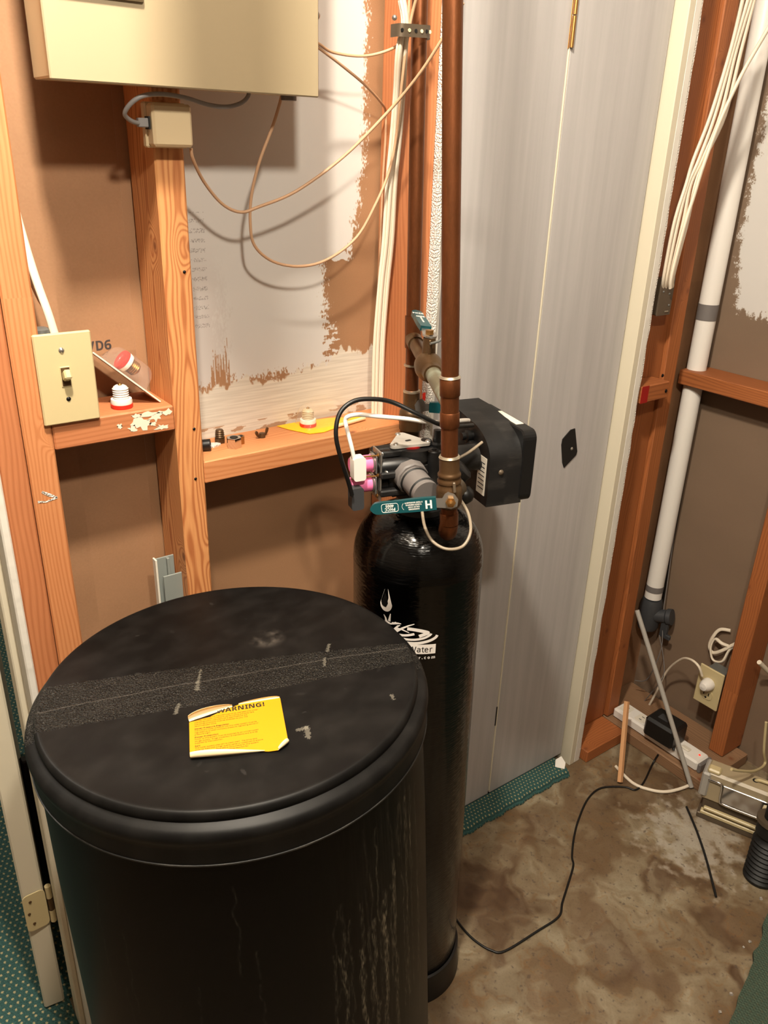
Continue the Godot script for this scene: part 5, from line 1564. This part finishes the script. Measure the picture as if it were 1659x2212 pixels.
	part(ad, "strain_relief", lathe([[0.0, 0.0], [0.005, 0.0], [0.003, 0.02], [0.0, 0.02]], 12), M.black_rubber, Vector3(-0.018, 0.01, 0.036), along(Vector3(-0.7, -0.7, 0.5)))
	part(ad, "adapter_cord", tube(PATHS.adapter_cord, 0.0024, 8), M.black_cable).global_transform = Transform3D.IDENTITY

# ---------------------------------------------------------------- small things on the blocking
func fuse_parts(parent, at: Vector3, b: Basis, thread_mat, size := 1.0):
	var k := size
	part(parent, "fuse_rim", lathe([[0.0, 0.0], [0.0142 * k, 0.0], [0.0148 * k, 0.002 * k], [0.0146 * k, 0.0058 * k], [0.0, 0.0058 * k]], 28), M.red, at, b)
	part(parent, "fuse_collar", lathe([[0.0, 0.0058 * k], [0.0142 * k, 0.0058 * k], [0.0146 * k, 0.0085 * k], [0.0138 * k, 0.0125 * k], [0.0112 * k, 0.0130 * k], [0.0, 0.0130 * k]], 28), M.porcelain, at, b)
	var th := [[0.0, 0.0128 * k], [0.0098 * k, 0.0130 * k]]
	for q in 5:
		th.append([0.0108 * k, (0.0145 + 0.0030 * q) * k])
		th.append([0.0093 * k, (0.0160 + 0.0030 * q) * k])
	th += [[0.0090 * k, 0.0290 * k], [0.0060 * k, 0.0310 * k], [0.0, 0.0312 * k]]
	part(parent, "fuse_thread", lathe(th, 24), thread_mat, at, b)
	part(parent, "fuse_contact", ball(0.0028 * k), M.brass, at + b.y * 0.0312 * k, b)

func build_shelf_things():
	var f = thing("plug_fuse", "red and white plug fuse standing upside down on the short block", "fuse", Vector3(0.3495, 1.1602, -1.077))
	fuse_parts(f, Vector3.ZERO, Basis.IDENTITY, M.porcelain)
	# blister card leaning in the corner
	var c = thing("fuse_blister_card", "fuse in a clear blister on a card leaning behind the switch", "package", Vector3(0.399, 1.1605, -1.1))
	var a := Vector3(0.317, 1.2405, -1.10)
	var b := Vector3(0.402, 1.1615, -1.10)
	var dir := (b - a).normalized()
	var nrm := Vector3(-dir.y, dir.x, 0) if -dir.y * 0 + dir.x > 0 else Vector3(dir.y, -dir.x, 0)
	var cb := Basis(dir, nrm, dir.cross(nrm))
	wpart(c, "card", box(Vector3(a.distance_to(b), 0.0012, 0.062), 0.0003), M.card, (a + b) / 2 + Vector3(0, 0, -0.002), cb)
	wpart(c, "card_edge", box(Vector3(a.distance_to(b), 0.0022, 0.0015), 0.0003), M.label_white, (a + b) / 2 + Vector3(0, 0, 0.029), cb)
	var bl = wpart(c, "blister", sheet(func(u, v):
		var x: float = (u - 0.5) * 0.062
		var z: float = (v - 0.5) * 0.05
		var h: float = 0.030 * pow(clampf(1.0 - pow(abs(u - 0.5) * 2.0, 6.0), 0, 1), 0.5) * pow(clampf(1.0 - pow(abs(v - 0.5) * 2.0, 6.0), 0, 1), 0.5)
		return Vector3(x, h, z), 16, 14), M.clear, (a + b) / 2 + dir * 0.004 + nrm * 0.0008, cb)
	bl.set_meta("label", "clear plastic bubble")
	var fb := Basis(nrm, dir, nrm.cross(dir))
	var root := Node3D.new()
	root.name = "packed_fuse"
	c.add_child(root, true)
	root.global_transform = Transform3D(fb, (a + b) / 2 - dir * 0.012 + nrm * 0.0165)
	fuse_parts(root, Vector3.ZERO, Basis.IDENTITY, M.brass, 0.95)
	# blister card flat on the long block
	var y = thing("fuse_blister_card", "fuse in a clear blister on a yellow card lying on the shelf block", "package", Vector3(0.69, 1.0685, -1.1))
	var outline := [Vector2(0.622, 1.138), Vector2(0.630, 1.112), Vector2(0.648, 1.077), Vector2(0.672, 1.072), Vector2(0.700, 1.080), Vector2(0.762, 1.092), Vector2(0.775, 1.102), Vector2(0.760, 1.116), Vector2(0.720, 1.130), Vector2(0.660, 1.139)]
	var flat := []
	for q in outline:
		flat.append(Vector2(q.x - 0.69, q.y - 1.1))
	part(y, "card", prism(flat, 0.001), M.card_yellow, Vector3(0, 0.0008, 0), Basis(Vector3.RIGHT, -PI / 2))
	var rolled := sheet(func(u, v):
		var ang: float = v * 2.6
		return Vector3(0.010 + 0.066 * u, 0.004 - 0.004 * cos(ang) + 0.0005, 0.020 - 0.012 * u + 0.004 * sin(ang)), 10, 6)
	part(y, "rolled_edge", rolled, M.label_back)
	part(y, "blister", sheet(func(u, v):
		var x: float = (u - 0.5) * 0.085
		var z: float = (v - 0.5) * 0.044
		var h: float = 0.036 * pow(clampf(1.0 - pow(abs(u - 0.5) * 2.0, 6.0), 0, 1), 0.4) * pow(clampf(1.0 - pow(abs(v - 0.5) * 2.0, 6.0), 0, 1), 0.4)
		return Vector3(x, h, z), 18, 14), M.clear, Vector3(0.006, 0.0016, -0.012))
	var r2 := Node3D.new()
	r2.name = "packed_fuse"
	y.add_child(r2, true)
	r2.position = Vector3(-0.024, 0.0016, -0.012)
	fuse_parts(r2, Vector3.ZERO, Basis.IDENTITY, M.beige_plastic, 0.95)
	# loose hardware
	var n = thing("pipe_plug", "dark brass pipe plug standing on the shelf block", "fitting", Vector3(0.509, 1.0682, -1.116))
	part(n, "hex", prism(ngon(0.0084, 6), 0.008), M.bronze, Vector3(0, 0.004, 0), Basis(Vector3.RIGHT, PI / 2))
	part(n, "thread", lathe([[0.0, 0.0], [0.0062, 0.0], [0.0074, 0.0015], [0.0060, 0.003], [0.0074, 0.0045], [0.0060, 0.006], [0.0072, 0.0075], [0.0058, 0.009], [0.0066, 0.0105], [0.0052, 0.013], [0.0, 0.013]], 20), M.bronze, Vector3(0, 0.008, 0))
	var h = thing("hex_nut", "bright chrome hex nut at the front of the shelf block", "nut", Vector3(0.5185, 1.0682, -1.086))
	part(h, "nut", prism_at(ngon(0.0118, 6, 0.2), 0.0155, 0.0012), M.chrome, Vector3(0, 0.0078, 0), Basis(Vector3.RIGHT, -PI / 2))
	part(h, "bore", lathe([[0.0, 0.0], [0.0062, 0.0], [0.0062, 0.0004], [0.0, 0.0004]], 20), M.dark_screw, Vector3(0, 0.0157, 0))
	var g = thing("brass_nut", "little brass nut behind the chrome hex nut", "nut", Vector3(0.534, 1.0682, -1.096))
	part(g, "nut", prism_at(ngon(0.0072, 6), 0.0120, 0.001), M.brass, Vector3(0, 0.006, 0), Basis(Vector3.RIGHT, -PI / 2))
	part(g, "bore", lathe([[0.0, 0.0], [0.0042, 0.0], [0.0042, 0.0004], [0.0, 0.0004]], 16), M.dark_screw, Vector3(0, 0.0122, 0))
	var w = thing("wing_nut", "dark wing nut between the hex nut and the yellow card", "nut", Vector3(0.576, 1.0682, -1.104))
	part(w, "hub", lathe([[0.0, 0.0], [0.0055, 0.0], [0.0048, 0.007], [0.0, 0.007]], 16), M.bronze)
	for s in [-1, 1]:
		part(w, "wing", prism([Vector2(0.003 * s, 0.0005), Vector2(0.009 * s, 0.002), Vector2(0.0135 * s, 0.007), Vector2(0.0150 * s, 0.0115), Vector2(0.0125 * s, 0.0135), Vector2(0.0100 * s, 0.0110), Vector2(0.0085 * s, 0.006), Vector2(0.004 * s, 0.005)], 0.0024), M.bronze)
	w.rotation.y = 0.35
	solo("end_cap", "small black cap tucked against the middle stud on the shelf block", "cap", lathe([[0.0, 0.0], [0.0085, 0.0], [0.0085, 0.012], [0.006, 0.012], [0.006, 0.003], [0.0, 0.003]], 20), M.black_plastic, Vector3(0.4705, 1.0770, -1.095), along(Vector3(0.9, 0.1, 0.5)))
	solo("plaster_chip", "white plaster chip on the shelf block beside the middle stud", "chip", prism([Vector2(-0.014, -0.004), Vector2(-0.004, -0.010), Vector2(0.014, -0.005), Vector2(0.017, 0.003), Vector2(0.004, 0.009), Vector2(-0.010, 0.006)], 0.002), M.rough_plaster, Vector3(0.490, 1.0692, -1.108), Basis(Vector3.RIGHT, -PI / 2))

# ---------------------------------------------------------------- cables
func run_cable(called, label, group, key, mat, wide, thick := 0.0):
	return solo(called, label, "cable", tube(PATHS[key], wide, 10, thick), mat, Vector3.ZERO, Basis.IDENTITY, group)

func build_cables():
	var g := "thin tan wires by the panel"
	run_cable("tan_wire", "tan wire swagging from the panel side straight across to the strap", g, "wire_panel_strap", M.tan_wire, 0.0019)
	run_cable("tan_wire", "tan wire slanting from the panel side to a clip, then down the bay", g, "wire_panel_clip", M.tan_wire, 0.0019)
	run_cable("tan_wire", "tan wire rising from the beige box past the front copper riser", g, "wire_junction_sling", M.tan_wire, 0.0021)
	run_cable("tan_wire", "tan wire looping down from the panel bottom and back up", g, "wire_panel_loop", M.tan_wire, 0.0021)
	for i in 4:
		run_cable("white_cable", ["leftmost white flat cable beside the rear copper riser", "second white flat cable from the left beside the rear riser", "third white flat cable from the left beside the rear riser", "white flat cable nearest the rear copper riser"][i], "white cables down the back wall", "romex_%d" % i, M.white_cable, 0.0040, 0.0024)
	run_cable("switch_cable", "thick white cable entering the top of the light switch box", "", "switch_cable", M.white_cable, 0.0056, 0.0036)
	run_cable("switch_cable", "thinner white cable behind the one into the switch box", "", "switch_cable_thin", M.label_white, 0.0022)
	for i in 5:
		run_cable("white_cable", ["leftmost white cable of the bundle above the grey splice box", "second white cable of the bundle above the grey splice box", "middle white cable of the bundle above the grey splice box", "fourth white cable of the bundle above the grey splice box", "rightmost white cable crossing the drain pipe to the splice box"][i], "white cables to the splice box", "right_romex_%d" % i, M.white_cable, 0.0056, 0.0036)
	run_cable("black_cable", "dark brown cable running down behind the white drain pipe", "", "black_cable", M.black_cable, 0.0066, 0.005)
	run_cable("thin_gray_wire", "thin grey wire hanging from the drain fitting to the left", "", "grey_wire_a", M.gray_plastic, 0.0014)
	run_cable("thin_gray_wire", "thin grey wire dangling from the drain fitting to the plate", "", "grey_wire_b", M.gray_plastic, 0.0013)
	run_cable("floor_cable", "white cable lying on the floor before the bottom plate", "", "white_cord_floor", M.white_cable, 0.0042)
	run_cable("coiled_cable", "upper loop of coiled white cable above the outlet", "coiled cable above the outlet", "cable_coil", M.white_cable, 0.0046, 0.003)
	run_cable("coiled_cable", "lower loop of coiled white cable above the outlet", "coiled cable above the outlet", "cable_coil2", M.white_cable, 0.0046, 0.003)
	run_cable("loose_cable", "white cable end at the right edge above the appliance", "", "corner_wire_white", M.white_cable, 0.006)
	run_cable("yellow_wire", "pale yellow wire plugged into the top of the cream appliance", "", "yellow_wire", M.ivory, 0.0034)

# ---------------------------------------------------------------- floor
func build_floor_things():
	solo("gray_pole", "thin grey pole leaning from the corner stud to the floor", "pole", tube(PATHS.pole, 0.0062, 12), M.light_gray)
	var st: Array = PATHS.stick
	solo("wood_stick", "bare wooden stick leaning on the corner bottom plate", "stick", box(Vector3(0.013, st[0].distance_to(st[1]), 0.010), 0.001), M.wood_stick, (st[0] + st[1]) / 2 + Vector3(0, 0.003, 0.004), along(st[0] - st[1]))
	solo("black_rod", "short stiff black wire lying on the concrete by the appliance", "rod", tube(PATHS.black_rod, 0.0027, 8), M.black_rubber)
	# carpet remnant in the closet doorway
	var c = thing("carpet_strip", "green carpet strip left on the floor along the grey closet door", "carpet", Vector3(1.2, 0, -1.07))
	wpart(c, "carpet", sheet(func(u, v):
		var x := lerpf(0.89, 1.408, u)
		var edge := 0.002 * sin(u * 40.0) + 0.0015 * sin(u * 97.0)
		var z := lerpf(-1.094, -1.036 + edge, v)
		var h := 0.020 * pow(clampf(1.0 - pow(v, 5.0), 0, 1), 0.5) + 0.002
		return Vector3(x, h, z), 60, 10), M.carpet, Vector3.ZERO)
	M.carpet_strip = M.carpet.duplicate()
	M.carpet_strip.uv1_scale = Vector3(6.5, 0.8, 1)
	c.get_child(0).material_override = M.carpet_strip
	solo("backing_scrap", "white torn scrap standing at the end of the green carpet strip", "scrap", prism([Vector2(-0.014, -0.008), Vector2(0.010, -0.012), Vector2(0.013, 0.004), Vector2(0.002, 0.020), Vector2(-0.013, 0.010)], 0.003), M.white_plastic, Vector3(1.398, 0.028, -1.062), facing(Vector3(-0.5, 0.7, 0.6)))
	# pale green carpet at the near right
	var p = thing("green_mat", "pale green carpet with frayed edge at the bottom right corner", "carpet", Vector3(1.5, 0, -0.3))
	var r := RandomNumberGenerator.new()
	r.seed = 4
	var poly := []
	for k in 25:
		var u := k / 24.0
		var q := Vector2(1.10, -0.385).lerp(Vector2(1.56, -0.535), u)
		poly.append(Vector2(q.x, -(q.y + r.randf_range(-0.004, 0.004))))
	poly += [Vector2(1.86, 0.53), Vector2(1.86, -0.3), Vector2(1.0, -0.3)]
	wpart(p, "carpet", prism(poly, 0.010), M.carpet_pale, Vector3(0, 0.0052, 0), Basis(Vector3.RIGHT, -PI / 2))
	for k in 6:
		var u: float = [0.10, 0.16, 0.27, 0.52, 0.57, 0.83][k]
		var q := Vector2(1.10, -0.385).lerp(Vector2(1.56, -0.535), u)
		solo("salt_crystal", "tiny pale salt grain at the frayed edge of the pale green carpet", "salt", prism_at(ngon(0.0022 + 0.0008 * (k % 3), 5), 0.004, 0.0008), M.light_gray, Vector3(q.x - 0.010, 0.0022, q.y - 0.012 - 0.008 * (k % 2)), Basis(Vector3(0.3, 1, 0.2).normalized(), k * 1.1), "salt grains by the pale carpet")
	build_appliance()

func build_appliance():
	var o = thing("cream_appliance", "small cream and chrome appliance on the floor at the right edge", "appliance", Vector3(1.615, 0, -0.70))
	var fx := Vector3(0.37, 0, 0.93).normalized()
	var fz := Vector3(-0.93, 0, 0.37).normalized()
	o.basis = Basis(fx, Vector3.UP, fz)
	part(o, "body", box(Vector3(0.155, 0.085, 0.056), 0.006), M.cream_steel, Vector3(0, 0.098, -0.010))
	part(o, "foot_plate", box(Vector3(0.150, 0.010, 0.060), 0.002), M.ivory, Vector3(0.006, 0.022, -0.004))
	part(o, "foot_bar", box(Vector3(0.150, 0.008, 0.010), 0.002), M.ivory, Vector3(0.012, 0.040, 0.026))
	part(o, "base", box(Vector3(0.152, 0.016, 0.058), 0.002), M.dull_brown_steel, Vector3(0, 0.0082, -0.006))
	part(o, "lower_case", box(Vector3(0.140, 0.040, 0.046), 0.003), M.dull_brown_steel, Vector3(0, 0.040, -0.010))
	part(o, "front_plate", box(Vector3(0.105, 0.050, 0.004), 0.002), M.chrome, Vector3(0.020, 0.094, 0.020))
	part(o, "chrome_trim", tube([Vector3(-0.068, 0.120, 0.020), Vector3(-0.040, 0.122, 0.022), Vector3(-0.034, 0.110, 0.022), Vector3(-0.032, 0.075, 0.022), Vector3(-0.020, 0.066, 0.022), Vector3(0.060, 0.066, 0.022)], 0.0035, 8), M.chrome)
	part(o, "corner_guard", box(Vector3(0.020, 0.070, 0.062), 0.004), M.light_gray, Vector3(-0.074, 0.102, -0.008))
	part(o, "corner_pad", box(Vector3(0.030, 0.012, 0.024), 0.004), M.ivory, Vector3(-0.060, 0.143, 0.006))
	part(o, "cord_hole", lathe([[0.0, 0.0], [0.007, 0.0], [0.007, 0.001], [0.0, 0.001]], 16), M.black_rubber, Vector3(0.030, 0.1405, -0.014))
	part(o, "cord", tube([Vector3(0.030, 0.140, -0.014), Vector3(0.038, 0.147, -0.012), Vector3(0.060, 0.149, -0.012), Vector3(0.095, 0.150, -0.020), Vector3(0.12, 0.17, -0.03)], 0.0042, 8), M.ivory)
	part(o, "end_cover", box(Vector3(0.034, 0.020, 0.050), 0.003), M.ivory, Vector3(0.080, 0.128, -0.006))
	part(o, "end_collar", lathe([[0.0, 0.0], [0.021, 0.0], [0.021, 0.008], [0.0, 0.008]], 24), M.ivory, Vector3(0.064, 0.094, 0.010), along(Vector3(1, 0, 0.25)))
	part(o, "end_drum", lathe([[0.0, 0.0], [0.017, 0.0], [0.017, 0.040], [0.0, 0.040]], 24), M.black_plastic, Vector3(0.070, 0.094, 0.012), along(Vector3(1, 0, 0.25)))
	# ribbed black hose at the frame edge
	var h = thing("black_hose", "ribbed black hose standing on the floor at the far right", "hose", Vector3(1.525, 0, -0.565))
	var prof := [[0.0, 0.0], [0.036, 0.0]]
	for k in 9:
		prof.append([0.037, 0.006 + 0.012 * k])
		prof.append([0.031, 0.012 + 0.012 * k])
	prof += [[0.030, 0.118], [0.036, 0.122], [0.036, 0.150], [0.026, 0.156], [0.0, 0.156]]
	part(h, "ribbed_boot", lathe(prof, 28), M.black_rubber, Vector3.ZERO, along(Vector3(0.10, 1, -0.04)))
	part(h, "hose", tube([Vector3(0.014, 0.15, -0.006), Vector3(0.024, 0.20, -0.012), Vector3(0.05, 0.26, -0.018), Vector3(0.10, 0.33, -0.02), Vector3(0.17, 0.38, -0.01), Vector3(0.25, 0.40, 0.0), Vector3(0.334, 0.405, 0.0)], 0.024, 18), M.black_rubber)
	part(h, "clamp_ring", lathe([[0.026, 0.0], [0.040, 0.0], [0.041, 0.010], [0.026, 0.010]], 24), M.dull_brown_steel, Vector3(0.014, 0.15, -0.005), along(Vector3(0.15, 1, -0.06)))
